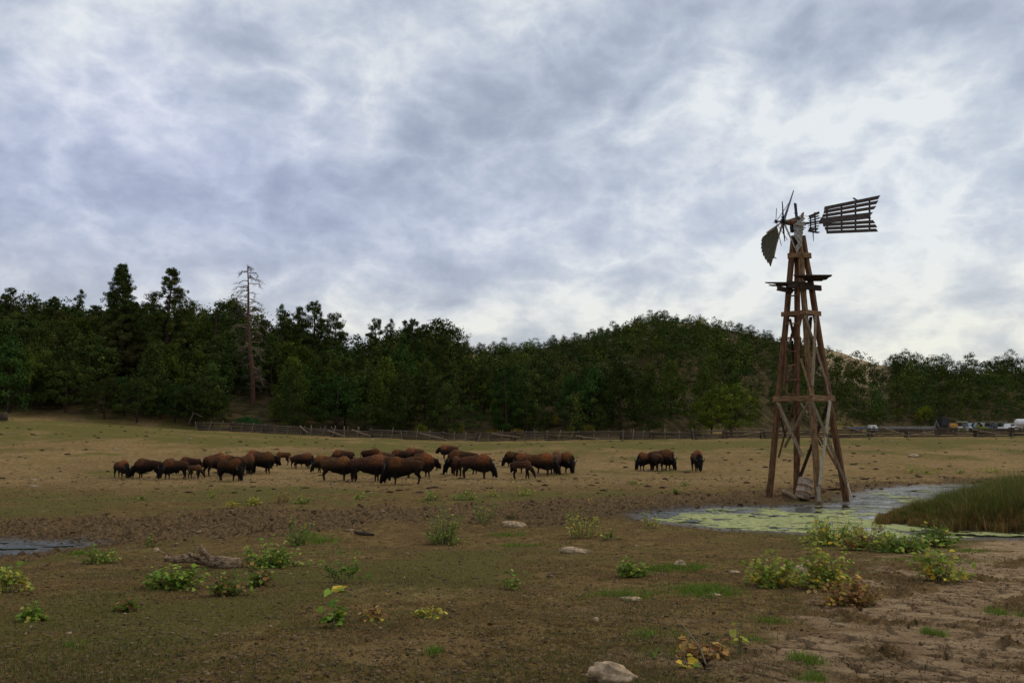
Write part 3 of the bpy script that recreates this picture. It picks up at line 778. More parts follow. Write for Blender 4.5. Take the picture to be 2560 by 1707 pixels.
# steel drum leaning below the tower
c0 = a3(570, 1385, 32.9); c0.z = gz(c0.x, c0.y) - .03
top = a3(625, 1200, 33.15)
ax = (top - c0).normalized()
M = Matrix.Translation(c0 + Vector((0, 0, .10))) @ Vector((0, 0, 1)).rotation_difference(ax).to_matrix().to_4x4()
prof = [(.28, 0.0), (.29, .01), (.29, .27), (.305, .28), (.29, .30), (.29, .56), (.305, .575), (.29, .59), (.29, .86), (.30, .87), (.30, .885), (.27, .885), (.265, .87)]
mb_ = MB().lathe(prof, 28, M)
o = mb_.build('barrel', M_DRUM, None, c0, False); o.location = c0
for p in o.data.polygons: p.use_smooth = len(p.vertices) == 4
tag(o, 'rusty ribbed steel drum leaning in the mud under the windmill', 'barrel')
o2 = MB().lathe([(.285, .262), (.312, .272), (.312, .29), (.285, .30)], 28, M).build('hoop', M_RUST, o, c0); o2.location = (0, 0, 0)
o2 = MB().lathe([(.285, .557), (.312, .567), (.312, .585), (.285, .595)], 28, M).build('hoop', M_RUST, o, c0); o2.location = (0, 0, 0)
def log_thing(name, pts, rad, mat, label, cat, n=9, extra=(), jit=.12):
    b0 = Vector(pts[0])
    mb = MB().tube(pts, rad, n, jit)
    o = mb.build(name, mat, None, b0, True); o.location = b0; tag(o, label, cat)
    for e, r, nm in extra:
        MB().tube(e, r, 6, .1).build(nm, mat, o, b0, True)
    return o
def G(u, v, up=0.0):
    p = hit(u, v, ground); return Vector((p.x, p.y, gz(p.x, p.y) + up))
log_thing('log', [G(1958, 1232, .05), G(1975, 1240, .08), G(1992, 1247, .03)], [.10, .10, .08], M_LOG, 'short dead log lying left of the drum under the windmill', 'log')
p = G(2088, 1224)
o = MB().beam(p + Vector((-.55, .1, .02)), p + Vector((.7, 0, .12)), .05, .5, 3, .02, rough=True).build('board', M_WOODR, None, p); o.location = p
tag(o, 'broken brown board lying between the front and right tower legs', 'board')
o = MB().box(p + Vector((.35, .25, .26)), (.35, .28, .20), .4).build('stone_block', M_LOG, None, p); o.location = p
tag(o, 'brown block standing behind the board under the windmill', 'block')
o = MB().prism([G(2005, 1241) + Vector((0, -.1, .02)), G(2040, 1238) + Vector((0, -.1, .03)), G(2046, 1243) + Vector((0, 0, .05)), G(2010, 1246) + Vector((0, 0, .0))], (0, 0, .04)).build('board', M_WOODD, None, p); o.location = p
tag(o, 'thin dark board lying at the foot of the steel drum', 'board')
# ------------------------------------------------------------------ trees
def leaves(C, n, spread, size, cols, up=.3, flat=.7, jit=.18):
    """C (k,3) clump centres; n leaf tufts round each; returns V, F, tint"""
    k = len(C)
    spread = np.broadcast_to(spread, (k,)); 
    P = NR.normal(size=(k, n, 3)); P /= np.linalg.norm(P, axis=2, keepdims=True) + 1e-9
    P *= NR.uniform(0.25, 1.0, (k, n, 1)) ** .6
    P[..., 2] *= flat
    P = C[:, None, :] + P * spread[:, None, None]
    P = P.reshape(-1, 3); N = len(P)
    ctr_ = np.array([0, 0, C[:, 2].max() * .3]); out = P - ctr_; out /= np.linalg.norm(out, axis=1, keepdims=True) + 1e-9
    loc_ = P - np.repeat(C, n, 0); loc_ /= np.linalg.norm(loc_, axis=1, keepdims=True) + 1e-9
    nr_ = out * .55 + loc_ * .75 + NR.normal(size=(N, 3)) * .38
    a = NR.normal(size=(N, 3)); a[:, 2] += up; a -= nr_ * (np.sum(a * nr_, 1, keepdims=True) / (np.sum(nr_ * nr_, 1, keepdims=True) + 1e-9)); a /= np.linalg.norm(a, axis=1, keepdims=True) + 1e-9
    b = np.cross(a, nr_); b /= np.linalg.norm(b, axis=1, keepdims=True) + 1e-9
    s = size * NR.uniform(.6, 1.3, (N, 1))
    V = np.stack([P - a * s * .6, P + b * s * .35, P + a * s, P - b * s * .35], 1).reshape(-1, 3)
    Fq = np.arange(N * 4).reshape(N, 4)
    cc = np.repeat(cols, n, 0) * NR.uniform(1 - jit, 1 + jit, (N, 1))
    return V, Fq, np.repeat(cc, 4, 0)
def crown_mesh(name, parts, mat):
    V = []; Fq = []; T = []; o = 0
    for v, f, t in parts: V.append(v); Fq.append(f + o); T.append(t); o += len(v)
    return np_mesh(name, np.concatenate(V), np.concatenate(Fq), mat, np.concatenate(T))
def lumpy(th, z, s): return 1 + .22 * math.sin(3 * th + 5 * z + s) + .16 * math.sin(5 * th - 9 * z + 2 * s) + .1 * math.sin(11 * z + s)
G0 = np.array([.031, .048, .011]); G1 = np.array([.068, .088, .019]); GB = np.array([.075, .045, .022]); GY = np.array([.11, .105, .030])
def clumpcol(k, c0=G0, c1=G1, base=None):
    t = NR.uniform(0, 1, (k, 1)) ** 1.6
    c = c0 + (c1 - c0) * t
    return c * NR.uniform(.75, 1.2, (k, 1))
def juniper(seed, h=6.0, r=2.2, k=120, n=24, kind='cone', c0=G0, c1=G1, low=.04):
    global NR
    NR = np.random.default_rng(seed)
    C = []
    for i in range(k):
        t = NR.uniform(low, 1) ** .9; th = NR.uniform(0, 2 * math.pi)
        if kind == 'cone': pr = (1 - t) ** .62 * (1 - .45 * (1 - min(1, t / .22)))
        else: pr = math.sqrt(max(0, 1 - (2 * t - .9) ** 2 / 1.25)) 
        rr = r * pr * lumpy(th, t, seed) * NR.uniform(.35, 1.05) ** .5
        C.append((rr * math.cos(th), rr * math.sin(th), t * h))
    C = np.array(C)
    sp = NR.uniform(.38, .68, k) * (h / 6) ** .6
    V = leaves(C, int(n * 2.4), sp, .115 * (h / 6) ** .3, clumpcol(k, c0, c1), up=.9)
    # spiky leader shoots
    m = 26
    th = NR.uniform(0, 6.28, m); t = NR.uniform(.35, .98, m)
    pr = (1 - t) ** .62 if kind == 'cone' else np.sqrt(np.maximum(0, 1 - (2 * t - .9) ** 2 / 1.25))
    S = np.stack([r * pr * np.cos(th), r * pr * np.sin(th), t * h + .35], -1)
    V2 = leaves(S, 9, np.full(m, .22), .2, clumpcol(m, c0 * 1.1, c1 * 1.25), up=1.6, flat=2.0)
    me = crown_mesh('crown', [V, V2], M_TREE)
    tr = MB()
    tr.tube([(0, 0, -1.0), (.05, 0, h * .25), (0, .06, h * .6), (0, 0, h * .9)], [.16 * h / 6, .13 * h / 6, .07, .02], 6, .1)
    for i in range(4):
        a = NR.uniform(0, 6.28); L = r * .6; z0_ = h * NR.uniform(.08, .4)
        tr.tube([(0, 0, z0_), (L * .5 * math.cos(a), L * .5 * math.sin(a), z0_ + .4), (L * math.cos(a), L * math.sin(a), z0_ + 1.0)], [.06, .045, .02], 5)
    return me, tr.mesh('trunk', M_BARK, True), h
def pine(seed, h=11.0, r=2.4, whorls=13, bare=.22, per=5, clump=.55, n=30, dens=1.0, c0=G0, c1=G1, brown=0.0, roundtop=.5, droop=.1):
    """open conifer: whorls of limbs carrying separate clumps of needles"""
    global NR
    NR = np.random.default_rng(seed)
    C = []; S = []; cl = []; tr = MB()
    tr.tube([(0, 0, -1.0), (.03 * h, 0, h * .3), (.02 * h, .01 * h, h * .65), (0, 0, h * .97)], [.024 * h, .019 * h, .011 * h, .03], 7, .06)
    def sx(t): return (.03 * h * math.sin(min(t, 1) * 3.1), .01 * h * math.sin(t * 5))
    for w in range(whorls):
        t = bare + (1 - bare) * (w + NR.uniform(.1, .6)) / whorls; z0_ = t * h
        tt = (t - bare) / (1 - bare)
        pr = math.sin(math.pi * min(1, .22 + .62 * tt)) * (1 - tt) ** roundtop if roundtop > .3 else (1.03 - tt) ** .80
        for j in range(per):
            if NR.uniform() > dens: continue
            th = NR.uniform(0, 6.28); L = r * pr * NR.uniform(.55, 1.15) + .25
            ox, oy = sx(t)
            rise = L * (.35 * tt - droop) 
            pts = [(ox, oy, z0_), (ox + L * .5 * math.cos(th), oy + L * .5 * math.sin(th), z0_ + rise * .4), (ox + L * math.cos(th), oy + L * math.sin(th), z0_ + rise + .15)]
            tr.tube(pts, [.035 * h / 10, .025 * h / 10, .01], 4)
            m = max(2, int(L / (clump * .75)) + 1)
            for q in range(m):
                f = 1.0 - .62 * q / m
                C.append((ox + L * f * math.cos(th) + NR.normal() * .18, oy + L * f * math.sin(th) + NR.normal() * .18, z0_ + rise * f + NR.normal() * .14 + .1))
                S.append(clump * NR.uniform(.6, 1.1) * (1 - .25 * tt))
                c = clumpcol(1, c0, c1)[0]
                bf = brown * max(0, 1 - tt * 1.5) * NR.uniform(.3, 1.2)
                cl.append(c * (1 - min(1, bf)) + GB * min(1, bf))
    C.append((0, 0, h)); S.append(.35); cl.append(c1)
    C = np.array(C); me = crown_mesh('crown', [leaves(C, int(n * 2.2), np.array(S), .12 * (h / 11) ** .3, np.array(cl), up=.8, flat=.95)], M_TREE)
    return me, tr.mesh('trunk', M_BARK, True), h
NR0 = NR
PROTO = {}
PROTO['jun'] = [juniper(s, 6, rr, 130, 24, 'cone') for s, rr in ((101, 2.0), (102, 2.4), (103, 1.7), (104, 2.2))]
PROTO['oak'] = [juniper(s, 5, rr, 130, 24, 'round', low=.16) for s, rr in ((111, 2.5), (112, 2.1), (113, 2.8))]
PROTO['pin'] = [pine(s, 11, rr, 17, bare=b_, per=5, dens=.9, clump=.46, n=24, roundtop=.5 if s % 2 else .85) for s, rr, b_ in ((121, 2.5, .2), (122, 2.1, .12), (123, 2.9, .3), (124, 1.8, .15))]
PROTO['pop'] = [pine(s, 7, rr, 9, bare=b_, per=5, dens=.85, clump=.5, n=26) for s, rr, b_ in ((131, 2.2, .12), (132, 1.9, .2))]
def plant_tree(name, proto, p, h, label, group, tone=(1, 1, 1), w=1.0, cat='tree', rz=None):
    cm, tm, ph = proto
    r = empty(name, p, R.uniform(0, 6.28) if rz is None else rz); s = h / ph; r.scale = (s * w, s * w, s)
    c = link('crown', cm, r); c.color = (*tone, 1)
    link('trunk', tm, r)
    tag(r, label, cat, group); return r
def U(p): return CX + F * p[0] / max(p[1], 20)
def placeat(u, Y): 
    x = (u - CX) / F * Y; return Vector((x, Y, float(base(x, Y)[0]) - .05))
def toned():
    k = R.random()
    if k < .38: t = (1, 1, 1)
    elif k < .55: t = (.8, 1.05, 1.05)
    elif k < .80: t = (1.25, 1.18, .8)
    else: t = (1.15, .95, .9)
    b_ = R.uniform(.6, 1.3); return tuple(q * b_ for q in t)
taken = []
def free(x, y, r):
    for (a, b_, c) in taken:
        if (a - x) ** 2 + (b_ - y) ** 2 < (c + r) ** 2 * .81: return False
    return True
# --- named trees
def special(name, me3, u, Y, vtop, label, tone=(1, 1, 1), w=1.0, group=None, rad=2.0, sink=0.0):
    p = placeat(u, Y); p.z -= sink
    top = at(u, vtop, Y).z; h = top - p.z
    taken.append((p.x, p.y, rad)); return plant_tree(name, me3, p, h, label, group, tone, w)
BIG1 = pine(201, 21, 5.2, 36, bare=.06, per=8, clump=.62, n=30, brown=1.0, roundtop=.22, droop=.16)
BIG2 = pine(202, 21, 5.6, 24, bare=.12, per=7, clump=.66, n=34, roundtop=.55, dens=.8, c1=GY * .8)
special('ponderosa_pine', BIG1, 293, 122, 664, 'tallest dense conical pine with rusty brown lower branches in the left wood', w=.95)
special('ponderosa_pine', BIG2, 420, 124, 672, 'tall open pine with clumped branches right of the brown tinged pine', (1.05, 1.05, .9), w=.95)
OLD = [ (700, 150, 764, 'pin', 1, 'dark narrow pine right of the dead snag on the skyline'), (745, 152, 770, 'pin', 3, 'small narrow pine left of the broad crowned skyline pine'),
        (783, 155, 758, 'pin', 2, 'broad open crowned pine with trunks showing sky on the ridge'), (838, 150, 785, 'pin', 0, 'pine with leaning sparse top at the end of the left ridge'),
        (12, 150, 722, 'pin', 0, 'pine at the left picture edge on the skyline'), (62, 150, 742, 'pop', 0, 'low spreading pine second from the left edge'),
        (190, 150, 727, 'pin', 1, 'pointed dark pine left of the tall brown tinged pine'), (122, 150, 745, 'pin', 2, 'bushy topped pine third from the left edge on the skyline'),
        (535, 140, 760, 'pop', 1, 'small rounded pine alone against the sky left of the snag'), (575, 150, 752, 'jun', 0, 'dark conical tree behind the dead snag'),
        (460, 140, 750, 'pop', 0, 'spreading pine right of the tall open pine'), (372, 135, 742, 'pop', 1, 'pine crowding the left side of the tall open pine'),
        (935, 175, 798, 'pin', 0, 'pine with lacy crown right of the notch in the skyline'), (975, 178, 800, 'pin', 1, 'second pine right of the skyline notch'),
        (1010, 180, 803, 'pin', 3, 'third pine right of the skyline notch'), (1030, 178, 800, 'pin', 2, 'rounded pine in middle of the lacy skyline row'),
        (1065, 182, 812, 'pin', 0, 'pine near right end of the lacy skyline row'), (1135, 175, 823, 'oak', 1, 'round domed dark tree standing above the middle slope'),
        (1825, 118, 962, 'oak', 0, 'bright green round oak behind the log fence left of windmill'), (1775, 117, 990, 'oak', 2, 'low green oak left of the bright round oak'),
        (1500, 113, 1015, 'jun', 1, 'low conical juniper close behind the middle of the fence'), (1365, 116, 1030, 'oak', 1, 'small round bush tree behind fence left of bare bank'),
        (1095, 116, 945, 'jun', 0, 'pointed green juniper behind the fence at picture centre'), (915, 113, 1008, 'oak', 0, 'round dark oak touching the fence line left of centre'),
        (1315, 125, 945, 'jun', 2, 'broad dark juniper on the lower slope left of bare bank'), (1260, 145, 905, 'oak', 2, 'light green oak with feathery top on the middle slope'),
        (2240, 205, 1022, 'oak', 0, 'yellow green oak at the foot of the right slope'), (2150, 205, 1030, 'oak', 1, 'dark green oak right of the windmill legs') ]
for u_, Y_, v_, kd, i_, lb in OLD:
    tone = (1.9, 1.7, 1.0) if 'bright' in lb else (1.8, 1.5, .9) if 'yellow green' in lb else (1.3, 1.3, .95) if 'light' in lb else (1, 1, 1)
    ww = {1825: 1.15, 1135: .8, 915: 1.0}.get(u_, 1.0)
    special('oak_tree' if 'oak' in lb else 'juniper_tree' if 'juniper' in lb else 'pine_tree', PROTO[kd][i_], u_, Y_, v_, lb, tone, ww)
# --- front row of the left wood: round oaks with bare stems
FR = 0
for u_ in range(-60, 640, 46):
    Y_ = float(np.interp(u_, UC, D0)) + R.uniform(1.5, 6); p = placeat(u_ + R.uniform(-12, 12), Y_)
    if u_ < 548 and free(p.x, p.y, 1.2):
        taken.append((p.x, p.y, 1.6)); 
        plant_tree('oak_tree', PROTO['oak'][FR % 3], p, R.uniform(4.6, 5.8) if u_ > 170 else R.uniform(5.5, 7.5), 'round scrub oak at the grassy front edge of the left wood', 'oaks along the left wood edge', tuple(q * .95 for q in toned())); FR += 1
# --- the rest, scattered over the slopes
cand = []
def slope_ok(u_, t, x, y):
    if 2040 < u_ < 2230 and t > .45: return R.random() < .30
    if u_ > 1000 and t > .35 and float(fbm(np.array([x * .05]), np.array([y * .05]), 92, 4)[0]) > .20: return R.random() < .35
    return True
tries = 0
TR_N = 13000
rr_ = random.Random(5)
state = []
cells = {}
def near_free(x, y, r):
    cx, cy = int(x // 8), int(y // 8)
    for i in (-1, 0, 1):
        for j in (-1, 0, 1):
            for (a, b_, c) in cells.get((cx + i, cy + j), ()):
                if (a - x) ** 2 + (b_ - y) ** 2 < ((c + r) * .78) ** 2: return False
    return True
for t_ in taken: cells.setdefault((int(t_[0] // 8), int(t_[1] // 8)), []).append(t_)
for i in range(TR_N):
    u_ = rr_.uniform(-130, 2700); d0_ = float(np.interp(u_, UC, D0)) + 2; dr_ = float(np.interp(u_, UC, DR)) + 6
    Y_ = math.sqrt(rr_.uniform(d0_ ** 2, dr_ ** 2))
    x_ = (u_ - CX) / F * Y_; t = (Y_ - d0_) / (dr_ - d0_)
    left = u_ < 870
    rad = 1.9 if left else 1.7 - .25 * t
    if 562 < u_ < 704 and Y_ < 126: continue
    if 222 < u_ < 368 and Y_ < 126: continue
    if not left and u_ > 900: rad *= 1.25 if t < .45 else 1.0
    if not near_free(x_, Y_, rad): continue
    if not slope_ok(u_, t, x_, Y_): continue
    cells.setdefault((int(x_ // 8), int(Y_ // 8)), []).append((x_, Y_, rad))
    if left: kd = 'pin' if rr_.random() < (.2 if t < .55 else .5) else rr_.choice(['jun', 'jun', 'jun', 'oak']); h = rr_.uniform(6, 10.5) if kd == 'pin' else rr_.uniform(5.5, 9.5)
    elif u_ < 1120: kd = rr_.choice(['pin', 'jun', 'jun', 'oak', 'pop']); h = rr_.uniform(6, 10) * (1 - .15 * t)
    elif u_ < 2020: kd = rr_.choice(['jun', 'jun', 'jun', 'oak', 'pop']); h = rr_.uniform(4.2, 9.4) * (1 - .62 * min(1, t * 1.15) ** .8)
    else: kd = rr_.choice(['jun', 'jun', 'pop', 'pop', 'oak']); h = rr_.uniform(4.6, 9.0) * (1 - .38 * t)
    if 2040 < u_ < 2230 and t > .45: h *= .45
    if h / Y_ < .02 and t < .0: continue
    state.append((h / Y_ * (1.25 if t > .8 else 1), u_, x_, Y_, h, kd, t))
state.sort(key=lambda s: -s[0])
NB = 236
GRP = {}
def lab(u_, t, kd):
    nm = {'jun': 'conical juniper', 'oak': 'rounded oak', 'pin': 'tall pine', 'pop': 'bushy pine'}[kd]
    if u_ < 640: z_ = 'on the shaded slope of the left wood'
    elif u_ < 1120: z_ = 'on the slope between the snag and the skyline dip' if t < .6 else 'on the ridge above the snag and skyline dip'
    elif u_ < 1560: z_ = 'on the lower left flank of the round hill'
    elif u_ < 2020: z_ = 'on the flank below the round hill summit'
    else: z_ = 'on the far right slope behind the parked vehicles'
    return f'dark green {nm} {z_}', f'{nm}s {z_}'
for s in state[:NB]:
    _, u_, x_, Y_, h, kd, t = s
    pr = rr_.choice(PROTO[kd]); lb, gp = lab(u_, t, kd)
    nm = {'jun': 'juniper_tree', 'oak': 'oak_tree', 'pin': 'pine_tree', 'pop': 'pine_tree'}[kd]
    plant_tree(nm, pr, (x_, Y_, float(base(x_, Y_)[0]) - .1), h, lb, gp, toned(), rr_.uniform(.85, 1.15))
# far trees: one mass
def far_forest(rest):
    global NR
    NR = np.random.default_rng(77)
    VV = []; FF = []; TT_ = []; o = 0
    tmpl = []
    for s in range(6):
        k = 34; kind = s % 3
        t = NR.uniform(.1, 1, k); th = NR.uniform(0, 6.28, k)
        pr = (1 - t) ** .6 if kind == 0 else np.sqrt(np.maximum(0, 1 - (2 * t - .9) ** 2 / 1.25))
        r = .36 * pr * NR.uniform(.4, 1.1, k)
        C = np.stack([r * np.cos(th), r * np.sin(th), t], -1)
        V, Fq, T_ = leaves(C, 20, np.full(k, .11), .036, clumpcol(k), up=.8)
        tmpl.append((V, Fq, T_))
    for s in rest:
        _, u_, x_, Y_, h, kd, t = s
        V, Fq, T_ = tmpl[R.randrange(6)]
        a = R.uniform(0, 6.28); c_, s_ = math.cos(a), math.sin(a); h = h * R.choice([.5, .65, .8, 1.0, 1.15, 1.4]); w = h * R.uniform(.8, 1.3)
        P = np.stack([(V[:, 0] * c_ - V[:, 1] * s_) * w + x_, (V[:, 0] * s_ + V[:, 1] * c_) * w + Y_, V[:, 2] * h + float(base(x_, Y_)[0]) - .3], -1)
        VV.append(P); FF.append(Fq + o); TT_.append(T_ * np.array(toned())); o += len(P)
    m = np_mesh('distant_forest', np.concatenate(VV), np.concatenate(FF), M_TREE, np.concatenate(TT_))
    ob = link('distant_forest', m); ob.color = (1, 1, 1, 1)
    tag(ob, 'far dark green woodland covering the upper hill slopes', kind='stuff')
print('TREES', len(state), len(taken))
rest = state[NB:]
far_forest(rest)
# autumn shrubs
def bush(name, u, v, Y, h, c, label, wide=1.0, group=None):
    p = placeat(u, Y)
    if v: 
        p = Vector(((u - CX) / F * Y, Y, float(base((u - CX) / F * Y, Y)[0])))
    return plant_tree(name, PROTO['oak'][R.randrange(3)], p, h, label, group, c, wide, 'shrub')
Yb = lambda u: float(np.interp(u, UC, D0)) + 1
bush('shrub', 1380, 0, 118, 1.6, (5.2, 2.6, 1.3), 'rust brown shrub on the bank behind fence centre', 1.6)
bush('shrub', 1290, 0, 111, 1.1, (4.5, 2.0, 1.2), 'low rust red brush behind the fence right of centre', 2.6)
bush('shrub', 1235, 0, 111, 1.0, (4.5, 2.2, 1.3), 'low red brown brush behind the fence near picture centre', 2.2)
bush('shrub', 1055, 0, 111, 1.5, (3.2, 2.4, 1.0), 'yellow green bush behind the fence left of centre', 1.2)
bush('shrub', 1150, 0, 113, 1.3, (5, 3.0, 1.0), 'small orange leaved bush behind the fence', 1.2)
bush('shrub', 700, 0, 133, 4.2, (4.6, 2.7, .8), 'orange leaved shrub in the wood right of the snag', .7)
bush('shrub', 745, 0, 138, 3.6, (4.4, 2.8, .9), 'smaller orange shrub right of the first orange shrub', .6)
bush('shrub', 960, 0, 140, 3.4, (3.8, 2.0, 1.0), 'reddish shrub on slope left of picture centre', .8)
bush('shrub', 690, 0, 112, 3.0, (1.9, 1.7, .9), 'pale green young tree just right of the snag base', .8)
bush('shrub', 625, 0, 106, 1.8, (.5, 1.25, 1.25), 'dense dark green bush in front of the snag base', 1.7)
bush('shrub', 1470, 0, 112, 1.3, (3.4, 2.2, 1.3), 'dull brown scrub right of the bare bank behind fence', 1.4)
bush('shrub', 2310, 0, 203, 4.2, (3.2, 2.8, .8), 'yellow leaved bush behind the tractor at right', .8)
bush('shrub', 2290, 0, 203, 2.6, (5, 2.3, 1.3), 'rust coloured bush left of the tractor', .8)
bush('shrub', 2450, 0, 150, 1.15, (5.2, 4.2, .8), 'yellow flowering brush in front of the parked buggies', 2.6)
bush('shrub', 2400, 0, 152, .8, (3.8, 3.6, .8), 'low yellow green brush left of the yellow flowering brush', 1.8)
bush('shrub', 1645, 0, 180, 4.2, (2.6, 2.2, .8), 'yellow green shrub on the lower face of the hill', .8)
bush('shrub', 1760, 0, 255, 5, (4.0, 3.0, .8), 'yellow shrub high on the face of the round hill', .7)
bush('shrub', 1600, 0, 245, 5, (3.4, 1.9, 1.1), 'rusty shrub high on the left face of the hill', .8)
bush('shrub', 2470, 0, 255, 4.4, (4.2, 2.6, .9), 'orange shrub near the top of the right slope', .9)
# bare eroded bank rocks behind the fence
# --- dead snag
def snag():
    Y = 123; p = placeat(633, Y); top = at(617, 662, Y); h = top.z - p.z
    r = empty('dead_pine', p); tag(r, 'tall bare dead pine with drooping branches and reddish trunk', 'tree')
    lean = top.x - p.x; rg = random.Random(3)
    def ctr(t): return Vector((lean * t + .12 * math.sin(t * 9), .1 * math.sin(t * 7), h * t))
    tr = MB().tube([ctr(-.06)] + [ctr(i / 16) for i in range(17)], [.48] + [.38 * (1 - i / 16) ** .8 + .035 for i in range(17)], 9, .05)
    tr.build('trunk', M_BARKR, r, None, True)
    for (n_, t0, t1, L0, L1) in ((38, .50, .99, 3.6, 1.6), (34, .10, .52, 2.0, 2.8)):
        for i in range(n_):
            t = t0 + (t1 - t0) * (i + rg.random()) / n_
            f = (t - t0) / (t1 - t0); L = (L0 + (L1 - L0) * f) * rg.choice([.35, .6, .8, 1.0, 1.15])
            a = rg.choice([0, math.pi]) + rg.gauss(0, .75); d = Vector((math.cos(a), math.sin(a), 0)); b0 = ctr(t)
            hi = t0 > .5
            up = .38 if hi else .15; dn = 1.15 if hi else .35
            pts = []; ru = up * rg.uniform(-.2, 1.6)
            for q in range(7):
                s_ = q / 6; wob = .05 + .12 * s_; pts.append(b0 + d * L * (1 - (1 - s_) ** 1.7) * .85 + Vector((rg.gauss(0, wob), rg.gauss(0, wob), L * (ru * math.sin(s_ * 2.2) - dn * s_ ** 2.2) + rg.gauss(0, wob))))
            mb = MB().tube(pts, [.075, .065, .055, .045, .034, .022, .010], 5)
            for q in range(2, 7):
                for e in range(4 if hi else 4):
                    w = rg.uniform(.4, 1.1) * (1 if hi else .85); sd_ = Vector((d.x * rg.uniform(.2, .8) + rg.gauss(0, .35), d.y * .6 + rg.gauss(0, .35), rg.uniform(-1.7, .1) if hi else rg.uniform(-.9, .5)))
                    mb.tube([pts[q], pts[q] + sd_ * w * .5, pts[q] + sd_ * w + Vector((0, 0, -.12))], [.026, .018, .008], 3)
            mb.build('branch', M_DEADTWIG if rg.random() < .45 or hi else M_WOODG, r, None, False)
snag()
NR = NR0
# ------------------------------------------------------------------ bison
ICO = None
def ico(sub=1):
    import bmesh
    bm = bmesh.new(); bmesh.ops.create_icosphere(bm, subdivisions=sub, radius=1.0)
    v = np.array([tuple(q.co) for q in bm.verts]); f = np.array([[q.index for q in t.verts] for t in bm.faces]); bm.free(); return v, f
IV, IF = ico(2)
def balls_mesh(name, chains, voxel, mat):
    """union of tapering chains of ellipsoids -> one continuous smooth skin"""
    V = []; Fc = []; o = 0
    for ch in chains:
        for a, b in zip(ch, ch[1:]):
            d = math.dist(a[:3], b[:3]); n = max(2, int(d / (min(min(a[3:]), min(b[3:])) * .45)) + 1)
            for i in range(n + 1):
                t = i / n; q = [a[k] * (1 - t) + b[k] * t for k in range(6)]
                V.append(IV * np.array(q[3:6]) + np.array(q[:3])); Fc.append(IF + o); o += len(IV)
    me = np_mesh(name + '_raw', np.concatenate(V), np.concatenate(Fc), mat)
    ob = link('raw', me); md = ob.modifiers.new('r', 'REMESH'); md.mode = 'VOXEL'; md.voxel_size = voxel
    sm = ob.modifiers.new('s', 'SMOOTH'); sm.factor = .5; sm.iterations = 3
    dg = bpy.context.evaluated_depsgraph_get(); m2 = bpy.data.meshes.new_from_object(ob.evaluated_get(dg))
    bpy.data.objects.remove(ob); bpy.data.meshes.remove(me)
    m2.name = name; m2.materials.clear(); m2.materials.append(mat)
    m2.polygons.foreach_set('use_smooth', np.ones(len(m2.polygons), bool))
    return m2
def E(x, y, z, rx, ry=None, rz=None): return (x, y, z, rx, ry or rx, rz or rx)
